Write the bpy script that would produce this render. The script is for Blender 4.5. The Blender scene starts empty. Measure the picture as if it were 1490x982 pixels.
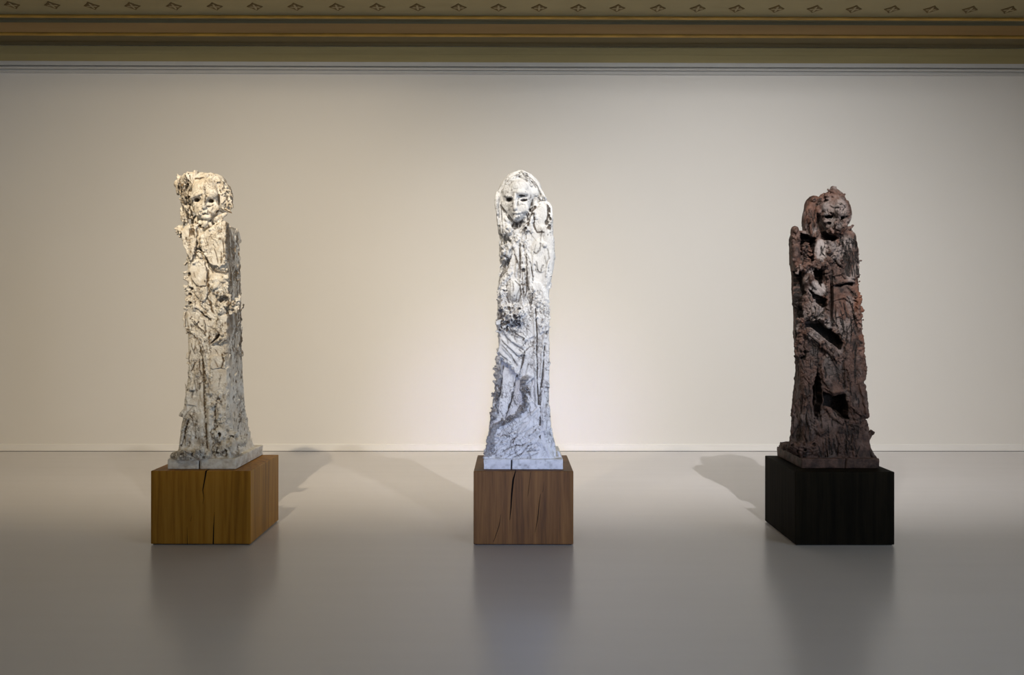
import bpy, bmesh, math, random
import numpy as np
from mathutils import Vector, Matrix

# ---------------------------------------------------------------- camera numbers
FPX, HORIZON, CX, CAM_Z = 1210.0, 464.0, 745.0, 1.525   # focal length in px, horizon row, centre column, eye height

def wx(px, y): return (px - CX) * y / FPX
def wz(py, y): return CAM_Z + (HORIZON - py) * y / FPX

scene = bpy.context.scene
COL = scene.collection

def link(o, parent=None):
    COL.objects.link(o)
    if parent is not None:
        o.parent = parent
    return o

def tag(o, label=None, cat=None, group=None, kind=None):
    if label: o['label'] = label
    if cat: o['category'] = cat
    if group: o['group'] = group
    if kind: o['kind'] = kind
    return o

def empty(name, loc):
    o = bpy.data.objects.new(name, None)
    o.location = loc
    o.empty_display_size = .1
    return link(o)

def from_bm(name, bm, mat, parent=None, smooth=False):
    me = bpy.data.meshes.new(name)
    bm.normal_update()
    bm.to_mesh(me); bm.free()
    if smooth:
        for p in me.polygons: p.use_smooth = True
    me.materials.append(mat)
    return link(bpy.data.objects.new(name, me), parent)

def bm_box(bm, x0, x1, y0, y1, z0, z1):
    vs = [bm.verts.new(c) for c in ((x0,y0,z0),(x1,y0,z0),(x1,y1,z0),(x0,y1,z0),(x0,y0,z1),(x1,y0,z1),(x1,y1,z1),(x0,y1,z1))]
    fs = []
    for q in ((0,3,2,1),(4,5,6,7),(0,1,5,4),(1,2,6,5),(2,3,7,6),(3,0,4,7)):
        fs.append(bm.faces.new([vs[i] for i in q]))
    return vs, fs

# ---------------------------------------------------------------- numpy noise
def _hash(ix, iy, iz, seed):
    h = (ix.astype(np.int64)*374761393 + iy.astype(np.int64)*668265263 + iz.astype(np.int64)*2147483647 + seed*1274126177) & 0xFFFFFFFF
    h = ((h ^ (h >> 13)) * 1274126177) & 0xFFFFFFFF
    h = ((h ^ (h >> 16)) * 2246822519) & 0xFFFFFFFF
    return ((h ^ (h >> 15)) & 0xFFFFFF).astype(np.float32) / np.float32(0xFFFFFF)

def vnoise(p, seed=0):
    i = np.floor(p).astype(np.int32); f = (p - i).astype(np.float32)
    f = f*f*f*(f*(f*6-15)+10)
    r = 0
    for dx in (0,1):
        wxx = f[:,0] if dx else 1-f[:,0]
        for dy in (0,1):
            wy = f[:,1] if dy else 1-f[:,1]
            for dz in (0,1):
                wzz = f[:,2] if dz else 1-f[:,2]
                r = r + wxx*wy*wzz*_hash(i[:,0]+dx, i[:,1]+dy, i[:,2]+dz, seed)
    return r*2-1

def fbm(p, seed=0, octaves=3, gain=.5, lac=2.03):
    a, r, n = 1., 0, 0
    for o in range(octaves):
        r = r + a*vnoise(p*(lac**o), seed+17*o); n += a; a *= gain
    return r/n

def worley(p, seed=0):
    """distance to the nearest and second nearest jittered point and a random number of the nearest cell"""
    i = np.floor(p).astype(np.int32)
    f1 = np.full(len(p), 9., np.float32); f2 = f1.copy(); cid = np.zeros(len(p), np.float32)
    for dx in (-1,0,1):
        for dy in (-1,0,1):
            for dz in (-1,0,1):
                c = i + np.array([dx,dy,dz])
                q = np.stack([c[:,k] + _hash(c[:,0],c[:,1],c[:,2],seed+k+1) for k in range(3)], 1)
                d = np.sqrt(((q-p)**2).sum(1)).astype(np.float32)
                m = d < f1
                f2 = np.where(m, f1, np.minimum(f2, d))
                cid = np.where(m, _hash(c[:,0],c[:,1],c[:,2],seed+9), cid)
                f1 = np.where(m, d, f1)
    return f1, f2, cid

def sstep(a, b, x):
    t = np.clip((x-a)/(b-a), 0, 1)
    return t*t*(3-2*t)

# ---------------------------------------------------------------- clay modelling: distance fields on a grid, then a surface
class Clay:
    """a lump of clay: shapes are added to it and cut from it, positions are read off the photograph
    (column, row) on the figure's front and pushed onto the surface already there"""
    def __init__(s, lo, hi, h=.0031, seed=1):
        s.h = h; s.lo = np.array(lo, float); s.rng = random.Random(seed); s.seed = seed
        s.n = [int((hi[k]-lo[k])/h)+1 for k in range(3)]
        s.ax = [(lo[k] + h*np.arange(s.n[k])).astype(np.float32) for k in range(3)]
        s.f = np.full(s.n, .2, np.float32)
        s.tag = np.zeros(s.n, np.int8)
        s.stain = np.zeros(s.n, np.float32)
        s.tags = ['body']
        s.cur = 0
        s.zoom = (0., 0., 1.)
        s.y0 = 5.75
    def part(s, name):
        if name not in s.tags: s.tags.append(name)
        s.cur = s.tags.index(name)
    def z(s, x0, y0, sc): s.zoom = (x0, y0, sc)
    def px(s, u, v): return s.zoom[0]+u*s.zoom[2], s.zoom[1]+v*s.zoom[2]
    def m(s): return s.zoom[2]*s.y0/FPX            # metres per unit of the current zoom
    # -- base column, rows: (row, left, right, y front, y back) in photograph pixels / metres
    def column(s, rows, r=.03, top=None, pw=1.0):
        rows = sorted(rows, key=lambda q: -q[0])
        zz = np.array([wz(q[0], q[3]) for q in rows]); o = np.argsort(zz)
        def ip(vals): return np.interp(s.ax[2], zz[o], np.array(vals)[o]).astype(np.float32)
        xl = ip([wx(q[1], q[3]) for q in rows]); xr = ip([wx(q[2], q[3]) for q in rows])
        yf = ip([q[3] for q in rows]); yb = ip([q[4] for q in rows])
        s.yf = yf; s.yb = yb
        X, Y = s.ax[0][:,None,None], s.ax[1][None,:,None]
        hx = (xr-xl)/2; hy = (yb-yf)/2
        qx = np.abs(X-((xl+xr)/2)[None,None,:]) - (hx-r)[None,None,:]
        qy = np.abs(Y-((yf+yb)/2)[None,None,:]) - (hy-r)[None,None,:]
        d = np.minimum(np.maximum(qx,qy),0) + np.sqrt(np.maximum(qx,0)**2+np.maximum(qy,0)**2) - r
        zt = wz(top, s.y0)
        k = .05
        e = (s.ax[2]-zt)[None,None,:]
        hh = np.maximum(k-np.abs(d-e),0)/k
        s.f = (np.maximum(d,e)+hh*hh*k/4).astype(np.float32)
    # -- the surface seen from the front at world x, z
    def surf(s, x, z):
        i = int(round((x-s.lo[0])/s.h)); k = int(round((z-s.lo[2])/s.h))
        if 0 <= i < s.n[0] and 0 <= k < s.n[2]:
            c = s.f[i,:,k]; w = np.nonzero(c < 0)[0]
            if len(w): return float(s.ax[1][w[0]])
        return None
    def surf_side(s, y, z, side):
        j = int(round((y-s.lo[1])/s.h)); k = int(round((z-s.lo[2])/s.h))
        if 0 <= j < s.n[1] and 0 <= k < s.n[2]:
            c = s.f[:,j,k]; w = np.nonzero(c < 0)[0]
            if len(w): return float(s.ax[0][w[-1] if side > 0 else w[0]])
        return None
    def at(s, u, v, d=0., ab=None):
        """world point d millimetres in front of the surface seen at (u,v); ab gives the depth itself"""
        px, py = s.px(u, v)
        y = s.y0 if ab is None else ab
        if ab is None:
            for _ in range(2):
                t = s.surf(wx(px,y), wz(py,y))
                if t is None: break
                y = t
        return np.array([wx(px,y), y-d/1000., wz(py,y)])
    def _box(s, c, R):
        sl = []
        for k in range(3):
            a = int(np.floor((c[k]-R-s.lo[k])/s.h)); b = int(np.ceil((c[k]+R-s.lo[k])/s.h))+1
            a = max(a,0); b = min(b, s.n[k])
            if b <= a: return None
            sl.append(slice(a,b))
        return tuple(sl)
    def _put(s, sl, d, k, cut, stain):
        f = s.f[sl]
        if cut:
            e = -d
            hh = np.maximum(k-np.abs(f-e),0)/k
            nf = np.maximum(f,e)+hh*hh*k/4
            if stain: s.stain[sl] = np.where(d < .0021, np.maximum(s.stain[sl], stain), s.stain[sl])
        else:
            hh = np.maximum(k-np.abs(f-d),0)/k
            nf = np.minimum(f,d)-hh*hh*k/4
            s.tag[sl] = np.where(d < f, s.cur, s.tag[sl])
            s.stain[sl] = np.where(d < f, stain, s.stain[sl])
        s.f[sl] = nf
    def ell_w(s, c, rad, M=None, k=.01, cut=False, stain=0.):
        R = max(rad)+k+.012
        sl = s._box(c, R)
        if sl is None: return
        X = s.ax[0][sl[0]][:,None,None]-c[0]; Y = s.ax[1][sl[1]][None,:,None]-c[1]; Z = s.ax[2][sl[2]][None,None,:]-c[2]
        if M is not None:
            P = [M[0][i]*X+M[1][i]*Y+M[2][i]*Z for i in range(3)]
        else: P = [X,Y,Z]
        k0 = np.sqrt(sum((P[i]/rad[i])**2 for i in range(3)))
        k1 = np.sqrt(sum((P[i]/rad[i]**2)**2 for i in range(3)))+1e-6
        s._put(sl, (k0*(k0-1)/k1).astype(np.float32), k, cut, stain)
    def box_w(s, c, half, M=None, r=.004, k=.006, cut=False, stain=0.):
        R = math.sqrt(sum(q*q for q in half))+k+.012
        sl = s._box(c, R)
        if sl is None: return
        X = s.ax[0][sl[0]][:,None,None]-c[0]; Y = s.ax[1][sl[1]][None,:,None]-c[1]; Z = s.ax[2][sl[2]][None,None,:]-c[2]
        if M is not None:
            P = [M[0][i]*X+M[1][i]*Y+M[2][i]*Z for i in range(3)]
        else: P = [X+0*Y+0*Z,Y+0*X+0*Z,Z+0*X+0*Y]
        q = [np.abs(P[i])-max(half[i]-r,.0005) for i in range(3)]
        d = np.sqrt(sum(np.maximum(a,0)**2 for a in q))+np.minimum(np.maximum(np.maximum(q[0],q[1]),q[2]),0)-r
        s._put(sl, d.astype(np.float32), k, cut, stain)
    def seg_w(s, a, b, ra, rb, k=.006, cut=False, stain=0., flat=1.):
        c = (a+b)/2; L = np.linalg.norm(b-a)
        sl = s._box(c, L/2+max(ra,rb)+k+.01)
        if sl is None: return
        X = s.ax[0][sl[0]][:,None,None]-a[0]; Y = s.ax[1][sl[1]][None,:,None]-a[1]; Z = s.ax[2][sl[2]][None,None,:]-a[2]
        v = b-a; L2 = max(float(v@v),1e-9)
        t = np.clip((X*v[0]+Y*v[1]+Z*v[2])/L2, 0, 1)
        d = np.sqrt((X-t*v[0])**2+((Y-t*v[1])/flat)**2+(Z-t*v[2])**2)-(ra+(rb-ra)*t)
        s._put(sl, d.astype(np.float32), k, cut, stain)
    # -- the same in photograph units; angles in degrees, rot turns in the picture plane (clockwise), tilt leans the top back
    def _mat(s, rot, tilt=0, yaw=0):
        M = Matrix.Rotation(math.radians(rot),3,'Y') @ Matrix.Rotation(math.radians(-tilt),3,'X') @ Matrix.Rotation(math.radians(yaw),3,'Z')
        return [[M[i][j] for j in range(3)] for i in range(3)]
    def E(s, u, v, ru, rv, rd, d=0., rot=0., k=10., cut=False, stain=0., ab=None, tilt=0, yaw=0):
        m = s.m()
        s.ell_w(s.at(u,v,d,ab), (ru*m, rd/1000., rv*m), s._mat(rot,tilt,yaw), k/1000., cut, stain)
    def B(s, u, v, hu, hv, hd, d=0., rot=0., k=6., r=5., cut=False, stain=0., ab=None, tilt=0, yaw=0):
        m = s.m()
        s.box_w(s.at(u,v,d,ab), (hu*m, hd/1000., hv*m), s._mat(rot,tilt,yaw), r/1000., k/1000., cut, stain)
    def C(s, pts, r, d=0., k=6., cut=False, stain=0., ab=None, wob=0., flat=1., sub=3):
        """a rope or groove through (u,v) points; r in mm, a number or one per point"""
        if not isinstance(r,(list,tuple)): r = [r]*len(pts)
        if cut: r = [q*.78 for q in r]
        P = []; Rr = []
        for i in range(len(pts)-1):
            for q in range(sub):
                t = q/sub
                P.append([pts[i][j]+(pts[i+1][j]-pts[i][j])*t for j in (0,1)]); Rr.append(r[i]+(r[i+1]-r[i])*t)
        P.append(list(pts[-1][:2])); Rr.append(r[-1])
        if wob:
            for p in P: p[0] += s.rng.uniform(-wob,wob); p[1] += s.rng.uniform(-wob,wob)
        W = [s.at(p[0],p[1],d,ab) for p in P]
        for i in range(1,len(W)-1):                      # keep the rope from diving into holes
            W[i][1] = .5*W[i][1]+.25*(W[i-1][1]+W[i+1][1])
        for i in range(len(W)-1):
            s.seg_w(W[i],W[i+1],Rr[i]/1000.,Rr[i+1]/1000.,k/1000.,cut,stain,flat)
    def ragged(s, P, step=.016, j=.0032):
        Q = []
        for a in range(len(P)):
            p, q = P[a], P[(a+1)%len(P)]
            n = max(1, int(np.linalg.norm(q-p)/step))
            for i in range(n):
                Q.append(p+(q-p)*(i/n)+np.array([s.rng.gauss(0,j), s.rng.gauss(0,j)]))
        return np.array(Q)
    def cut_to(s, poly_u, d_mm, soft=4., stain=0.):
        """hollow out a polygon seen from the front down to d_mm behind the front plane"""
        pts = [s.px(*p) for p in poly_u]
        y = s.y0
        P = s.ragged(np.array([[wx(p[0],y), wz(p[1],y)] for p in pts]))
        lo = P.min(0)-.02; hi = P.max(0)+.02
        i0,i1 = [int(np.clip((q-s.lo[0])/s.h,0,s.n[0]-1)) for q in (lo[0],hi[0])]
        k0,k1 = [int(np.clip((q-s.lo[2])/s.h,0,s.n[2]-1)) for q in (lo[1],hi[1])]
        sl = (slice(i0,i1+1), slice(0,s.n[1]), slice(k0,k1+1))
        X = s.ax[0][sl[0]][:,None]; Z = s.ax[2][sl[2]][None,:]
        d2 = np.full((X.shape[0],Z.shape[1]),9.,np.float32); ins = np.zeros(d2.shape,bool)
        n = len(P)
        for a in range(n):
            p, q = P[a], P[(a+1)%n]
            e = q-p; t = np.clip(((X-p[0])*e[0]+(Z-p[1])*e[1])/(e@e),0,1)
            d2 = np.minimum(d2, np.sqrt((X-p[0]-t*e[0])**2+(Z-p[1]-t*e[1])**2))
            c = ((p[1] > Z) != (q[1] > Z)) & (X < (q[0]-p[0])*(Z-p[1])/((q[1]-p[1]) or 1e-9)+p[0])
            ins ^= c
        sd = np.where(ins,-d2,d2)[:,None,:]
        yb = np.minimum(s.yf[sl[2]]+d_mm/1000., s.yb[sl[2]]-.055)[None,None,:]
        d = np.maximum(sd, s.ax[1][None,:,None]-yb)
        s._put(sl, d.astype(np.float32), soft/1000., True, stain)
    def slab(s, poly_u, d_mm, th=30., soft=6., stain=0., rel=True, edge=4.):
        """a flat piece of clay with the outline poly_u, its face d_mm in front of the front plane"""
        pts = [s.px(*p) for p in poly_u]
        y = s.y0
        P = s.ragged(np.array([[wx(p[0],y), wz(p[1],y)] for p in pts]))
        lo = P.min(0)-.03; hi = P.max(0)+.03
        i0,i1 = [int(np.clip((q-s.lo[0])/s.h,0,s.n[0]-1)) for q in (lo[0],hi[0])]
        k0,k1 = [int(np.clip((q-s.lo[2])/s.h,0,s.n[2]-1)) for q in (lo[1],hi[1])]
        ym = float(np.interp(P[:,1].mean(), s.ax[2], s.yf))
        j0,j1 = [int(np.clip((q-s.lo[1])/s.h,0,s.n[1]-1)) for q in (ym-.15, ym+.15)]
        sl = (slice(i0,i1+1), slice(j0,j1+1), slice(k0,k1+1))
        X = s.ax[0][sl[0]][:,None]; Z = s.ax[2][sl[2]][None,:]
        d2 = np.full((X.shape[0],Z.shape[1]),9.,np.float32); ins = np.zeros(d2.shape,bool)
        n = len(P)
        for a in range(n):
            p, q = P[a], P[(a+1)%n]
            e = q-p; t = np.clip(((X-p[0])*e[0]+(Z-p[1])*e[1])/(e@e),0,1)
            d2 = np.minimum(d2, np.sqrt((X-p[0]-t*e[0])**2+(Z-p[1]-t*e[1])**2))
            c = ((p[1] > Z) != (q[1] > Z)) & (X < (q[0]-p[0])*(Z-p[1])/((q[1]-p[1]) or 1e-9)+p[0])
            ins ^= c
        sd = np.where(ins,-d2,d2)[:,None,:]
        yc = (s.yf[sl[2]]-d_mm/1000.+th/2000.)[None,None,:]
        r = edge/1000.
        qa = sd+r; qb = np.abs(s.ax[1][sl[1]][None,:,None]-yc)-th/2000.+r
        d = np.minimum(np.maximum(qa,qb),0)+np.sqrt(np.maximum(qa,0)**2+np.maximum(qb,0)**2)-r
        s._put(sl, d.astype(np.float32), soft/1000., False, stain)
    # -- scattered bits of clay
    def crumbs(s, poly, n, r0, r1, k=4., flat=.6, stain=0., d=0., ang=None):
        us = [p[0] for p in poly]; vs = [p[1] for p in poly]
        c = 0; tries = 0
        while c < n and tries < n*20:
            tries += 1
            u = s.rng.uniform(min(us),max(us)); v = s.rng.uniform(min(vs),max(vs))
            if not inside(poly,u,v): continue
            r = s.rng.uniform(r0,r1)/1000.
            p = s.at(u,v,d)
            a = s.rng.uniform(-90,90) if ang is None else ang+s.rng.gauss(0,15)
            M = s._mat(a, s.rng.uniform(-35,35), s.rng.uniform(-35,35))
            e = s.rng.uniform(1.2,2.4)
            if s.rng.random() < .5:
                s.box_w(p, (r, r*flat, r*e), M, .0025, k/1000., False, stain)
            else:
                s.ell_w(p, (r, r*flat*1.2, r*e), M, k/1000., False, stain)
            c += 1
    def pits(s, poly, n, r0, r1, k=3., stain=.6, ang=0., stretch=2.2):
        us = [p[0] for p in poly]; vs = [p[1] for p in poly]
        c = 0; tries = 0
        while c < n and tries < n*20:
            tries += 1
            u = s.rng.uniform(min(us),max(us)); v = s.rng.uniform(min(vs),max(vs))
            if not inside(poly,u,v): continue
            r = s.rng.uniform(r0,r1)/1000.
            s.ell_w(s.at(u,v,0), (r, r*1.1, r*s.rng.uniform(1,stretch)), s._mat(ang+s.rng.gauss(0,18), 0, 0), k/1000., True, stain)
            c += 1
    def strands(s, poly, n, ang, length, r0, r1, k=3., cut=False, stain=0., curve=.3, d=0., spread=10.):
        """strings of clay (or scratches when cut) running along ang (0 = downwards, + leans right), lengths in zoom units"""
        us = [p[0] for p in poly]; vs = [p[1] for p in poly]
        c = 0; tries = 0
        while c < n and tries < n*20:
            tries += 1
            u = s.rng.uniform(min(us),max(us)); v = s.rng.uniform(min(vs),max(vs))
            if not inside(poly,u,v): continue
            a = math.radians(ang+s.rng.gauss(0,spread)); L = length*s.rng.uniform(.5,1.3)
            b = s.rng.uniform(-curve,curve)
            pts = []
            for q in range(5):
                t = q/4-.5; aa = a+b*t
                pts.append((u+math.sin(aa)*t*L, v+math.cos(aa)*t*L))
            r = s.rng.uniform(r0,r1)
            s.C(pts, [r*.5,r,r,r*.9,r*.4], d, k, cut, stain, sub=2)
            c += 1
    def side_bits(s, side, rows, n, r0, r1, ydeep=(.0,.3), out=0., k=4., stain=0., cut=False, stretch=2.5):
        """crumbs on the side face: side +1 right, -1 left; rows are photograph rows; ydeep how far behind the front"""
        for _ in range(n):
            py = s.rng.uniform(*rows)
            z = wz(py, s.y0)
            kz = int(np.clip((z-s.lo[2])/s.h,0,s.n[2]-1))
            y = float(s.yf[kz])+s.rng.uniform(*ydeep)
            x = s.surf_side(y,z,side)
            if x is None: continue
            r = s.rng.uniform(r0,r1)/1000.
            M = s._mat(s.rng.gauss(0,14), s.rng.uniform(-20,20), s.rng.uniform(-40,40))
            s.ell_w(np.array([x+side*out/1000.,y,z]), (r*.7, r, r*s.rng.uniform(1,stretch)), M, k/1000., cut, stain)
    # -- surface extraction (surface nets)
    def surface(s):
        f = s.f; nx,ny,nz = f.shape
        f[0]=f[-1]=.1; f[:,0]=.1; f[:,-1]=.1; f[:,:,-1]=.1; f[:,:,0]=.1
        ng = f < 0
        corner = np.zeros((nx-1,ny-1,nz-1), np.int8)
        for dx in (0,1):
            for dy in (0,1):
                for dz in (0,1):
                    corner += ng[dx:nx-1+dx, dy:ny-1+dy, dz:nz-1+dz]
        act = (corner > 0) & (corner < 8)
        I = np.argwhere(act)
        idx = np.full(act.shape, -1, np.int32); idx[act] = np.arange(len(I))
        acc = np.zeros((len(I),3), np.float32); cnt = np.zeros(len(I), np.float32)
        offs = [(a,b,c) for a in (0,1) for b in (0,1) for c in (0,1)]
        for o in offs:
            for ax in range(3):
                if o[ax] == 0:
                    p = list(o); p[ax] = 1
                    fa = f[I[:,0]+o[0], I[:,1]+o[1], I[:,2]+o[2]]; fb = f[I[:,0]+p[0], I[:,1]+p[1], I[:,2]+p[2]]
                    mm = (fa < 0) != (fb < 0)
                    t = np.where(mm, fa/np.where(mm, fa-fb, 1), 0)
                    for q in range(3):
                        acc[:,q] += np.where(mm, o[q]+(t if q == ax else 0), 0)
                    cnt += mm
        acc /= cnt[:,None]
        V = s.lo + s.h*(I+acc)
        faces = []
        for ax in range(3):
            b, c = [(1,2),(2,0),(0,1)][ax]
            a0 = np.moveaxis(ng, (ax,b,c), (0,1,2)); id2 = np.moveaxis(idx, (ax,b,c), (0,1,2))
            e = a0[:-1,1:-1,1:-1] != a0[1:,1:-1,1:-1]
            J = np.argwhere(e); first = a0[:-1,1:-1,1:-1][e]
            i, j, k = J[:,0], J[:,1]+1, J[:,2]+1
            q = np.stack([id2[i,j-1,k-1], id2[i,j,k-1], id2[i,j,k], id2[i,j-1,k]], 1)
            q = np.where(first[:,None], q, q[:,::-1])
            faces.append(q)
        F = np.concatenate(faces)
        F = F[(F >= 0).all(1)]
        lab = np.arange(len(V))                          # loose crumbs that touch nothing are swept away
        while True:
            n0 = lab.copy()
            mn = lab[F].min(1)
            for k in range(4): np.minimum.at(lab, F[:,k], mn)
            lab = lab[lab]
            if (lab == n0).all(): break
        F = F[lab[F[:,0]] == np.bincount(lab).argmax()]
        ii = np.minimum(np.round(I+acc).astype(int), np.array(s.n)-1)
        T = s.tag[ii[:,0],ii[:,1],ii[:,2]]; S = s.stain[ii[:,0],ii[:,1],ii[:,2]]
        return V, F, T, S

def inside(poly, u, v):
    r = False; n = len(poly)
    for i in range(n):
        a, b = poly[i], poly[(i+1)%n]
        if (a[1] > v) != (b[1] > v) and u < (b[0]-a[0])*(v-a[1])/(b[1]-a[1])+a[0]: r = not r
    return r

def vert_normals(V, F):
    n = np.cross(V[F[:,2]]-V[F[:,0]], V[F[:,3]]-V[F[:,1]])
    N = np.zeros_like(V)
    for k in range(4):
        for q in range(3):
            N[:,q] += np.bincount(F[:,k], n[:,q], len(V))
    return N/(np.linalg.norm(N,axis=1,keepdims=True)+1e-12)

def relax(V, F, w):
    """pull each vertex towards the middle of its faces by w"""
    c = V[F].mean(1); A = np.zeros_like(V); n = np.bincount(F.ravel(), minlength=len(V))
    for k in range(4):
        for q in range(3):
            A[:,q] += np.bincount(F[:,k], c[:,q], len(V))
    return V+(A/np.maximum(n,1)[:,None]-V)*w

def mesh_from(name, V, F, mat, parent, attrs, origin):
    me = bpy.data.meshes.new(name)
    used, inv = np.unique(F, return_inverse=True)
    F2 = inv.reshape(F.shape); V2 = (V[used]-np.array(origin)).astype(np.float32)
    me.vertices.add(len(V2)); me.vertices.foreach_set('co', V2.ravel())
    me.loops.add(F2.size); me.loops.foreach_set('vertex_index', F2.ravel().astype(np.int32))
    me.polygons.add(len(F2)); me.polygons.foreach_set('loop_start', np.arange(0,F2.size,4,dtype=np.int32))
    me.update(calc_edges=True); me.validate()
    for an, av in attrs.items():
        a = me.attributes.new(an,'FLOAT','POINT'); a.data.foreach_set('value', av[used].astype(np.float32))
    me.polygons.foreach_set('use_smooth', np.ones(len(me.polygons),bool))
    me.materials.append(mat)
    return link(bpy.data.objects.new(name, me), parent)
# ---------------------------------------------------------------- materials
def new_mat(name):
    m = bpy.data.materials.new(name); m.use_nodes = True
    nt = m.node_tree
    return m, nt, nt.nodes['Principled BSDF']

def nd(nt, typ, **kw):
    n = nt.nodes.new(typ)
    for k, v in kw.items():
        if k in n.inputs: n.inputs[k].default_value = v
        else: setattr(n, k, v)
    return n

def ramp(nt, fac, stops, interp='LINEAR'):
    r = nt.nodes.new('ShaderNodeValToRGB'); r.color_ramp.interpolation = interp
    el = r.color_ramp.elements
    while len(el) < len(stops): el.new(.5)
    for e, (p, c) in zip(el, stops):
        e.position = p; e.color = (*c, 1) if len(c) == 3 else c
    nt.links.new(fac, r.inputs['Fac'])
    return r.outputs['Color']

def mapped(nt, scale, coord='Object', rot=(0,0,0)):
    t = nt.nodes.new('ShaderNodeTexCoord'); mp = nt.nodes.new('ShaderNodeMapping')
    mp.inputs['Scale'].default_value = scale; mp.inputs['Rotation'].default_value = rot
    nt.links.new(t.outputs[coord], mp.inputs['Vector'])
    return mp.outputs['Vector']

def mixc(nt, fac, a, b, mode='MIX'):
    m = nt.nodes.new('ShaderNodeMix'); m.data_type = 'RGBA'; m.blend_type = mode
    for s, v in ((0,fac),(6,a),(7,b)):
        if hasattr(v,'links') or hasattr(v,'is_output'): nt.links.new(v, m.inputs[s])
        else: m.inputs[s].default_value = v if s == 0 else (*v,1)
    return m.outputs[2]

def mth(nt, op, a, b=None, clamp=False):
    m = nt.nodes.new('ShaderNodeMath'); m.operation = op; m.use_clamp = clamp
    for i, v in enumerate((a,b)):
        if v is None: continue
        if isinstance(v,(int,float)): m.inputs[i].default_value = v
        else: nt.links.new(v, m.inputs[i])
    return m.outputs[0]

def bump(nt, h, strength, dist, bsdf):
    b = nt.nodes.new('ShaderNodeBump'); b.inputs['Strength'].default_value = strength; b.inputs['Distance'].default_value = dist
    nt.links.new(h, b.inputs['Height']); nt.links.new(b.outputs['Normal'], bsdf.inputs['Normal'])

def paint(name, col, var=.04, rough=.7, scale=(1.5,1.5,1.5), grain=.0, spec=.3):
    m, nt, b = new_mat(name)
    n = nd(nt,'ShaderNodeTexNoise', Scale=1.0, Detail=5.0)
    nt.links.new(mapped(nt,scale), n.inputs['Vector'])
    c = ramp(nt, n.outputs['Fac'], [(.3,tuple(q*(1-var) for q in col)),(.7,tuple(min(1,q*(1+var)) for q in col))])
    nt.links.new(c, b.inputs['Base Color'])
    b.inputs['Roughness'].default_value = rough; b.inputs['Specular IOR Level'].default_value = spec
    if grain:
        g = nd(nt,'ShaderNodeTexNoise', Scale=160.0, Detail=2.0)
        nt.links.new(mapped(nt,(1,1,1)), g.inputs['Vector']); bump(nt, g.outputs['Fac'], grain, .002, b)
    return m

def floor_mat():
    m, nt, b = new_mat('poured_resin_floor')
    v = mapped(nt,(1,1,1))
    n = nd(nt,'ShaderNodeTexNoise', Scale=.7, Detail=6.0, Roughness=.6); nt.links.new(v, n.inputs['Vector'])
    s = nd(nt,'ShaderNodeTexNoise', Scale=1.0, Detail=4.0); nt.links.new(mapped(nt,(.6,9,1)), s.inputs['Vector'])
    f = mth(nt,'ADD', mth(nt,'MULTIPLY',n.outputs['Fac'],.6), mth(nt,'MULTIPLY',s.outputs['Fac'],.4))
    c = ramp(nt, f, [(.3,FLOOR_LO),(.7,FLOOR_HI)])
    nt.links.new(c, b.inputs['Base Color'])
    r = nd(nt,'ShaderNodeMapRange'); nt.links.new(f, r.inputs['Value'])
    r.inputs['From Min'].default_value=.3; r.inputs['From Max'].default_value=.7
    r.inputs['To Min'].default_value=FLOOR_R-.0; r.inputs['To Max'].default_value=FLOOR_R+.0
    nt.links.new(r.outputs['Result'], b.inputs['Roughness'])
    b.inputs['Specular IOR Level'].default_value = FLOOR_SPEC
    return m

def wood(name, dark, mid, light, seed=0., rough=.5, rings=6., spec=.2):
    m, nt, b = new_mat(name)
    v = mapped(nt,(1,1,.11),rot=(.05,.09,0)); 
    add = nd(nt,'ShaderNodeVectorMath', operation='ADD'); add.inputs[1].default_value=(seed*.2+.22,seed*.37+.31,0); nt.links.new(v, add.inputs[0])
    wv = nd(nt,'ShaderNodeTexNoise', Scale=5.0, Detail=2.0); nt.links.new(add.outputs[0], wv.inputs['Vector'])
    w = nd(nt,'ShaderNodeTexWave', wave_type='RINGS', rings_direction='Z', Scale=rings, Distortion=7.0, Detail=3.0)
    w.inputs['Detail Scale'].default_value = 2.0
    nt.links.new(add.outputs[0], w.inputs['Vector'])
    fine = nd(nt,'ShaderNodeTexNoise', Scale=90.0, Detail=3.0, Roughness=.7)
    v2 = mapped(nt,(1,1,.035)); nt.links.new(v2, fine.inputs['Vector'])
    f = mth(nt,'ADD', mth(nt,'MULTIPLY',w.outputs['Fac'],.13), mth(nt,'ADD', mth(nt,'MULTIPLY',fine.outputs['Fac'],.42), mth(nt,'MULTIPLY',wv.outputs['Fac'],.6)))
    c = ramp(nt, f, [(.36,dark),(.56,mid),(.8,light)])
    nt.links.new(c, b.inputs['Base Color'])
    b.inputs['Roughness'].default_value = rough; b.inputs['Specular IOR Level'].default_value = spec
    bump(nt, fine.outputs['Fac'], .25, .003, b)
    return m

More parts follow.
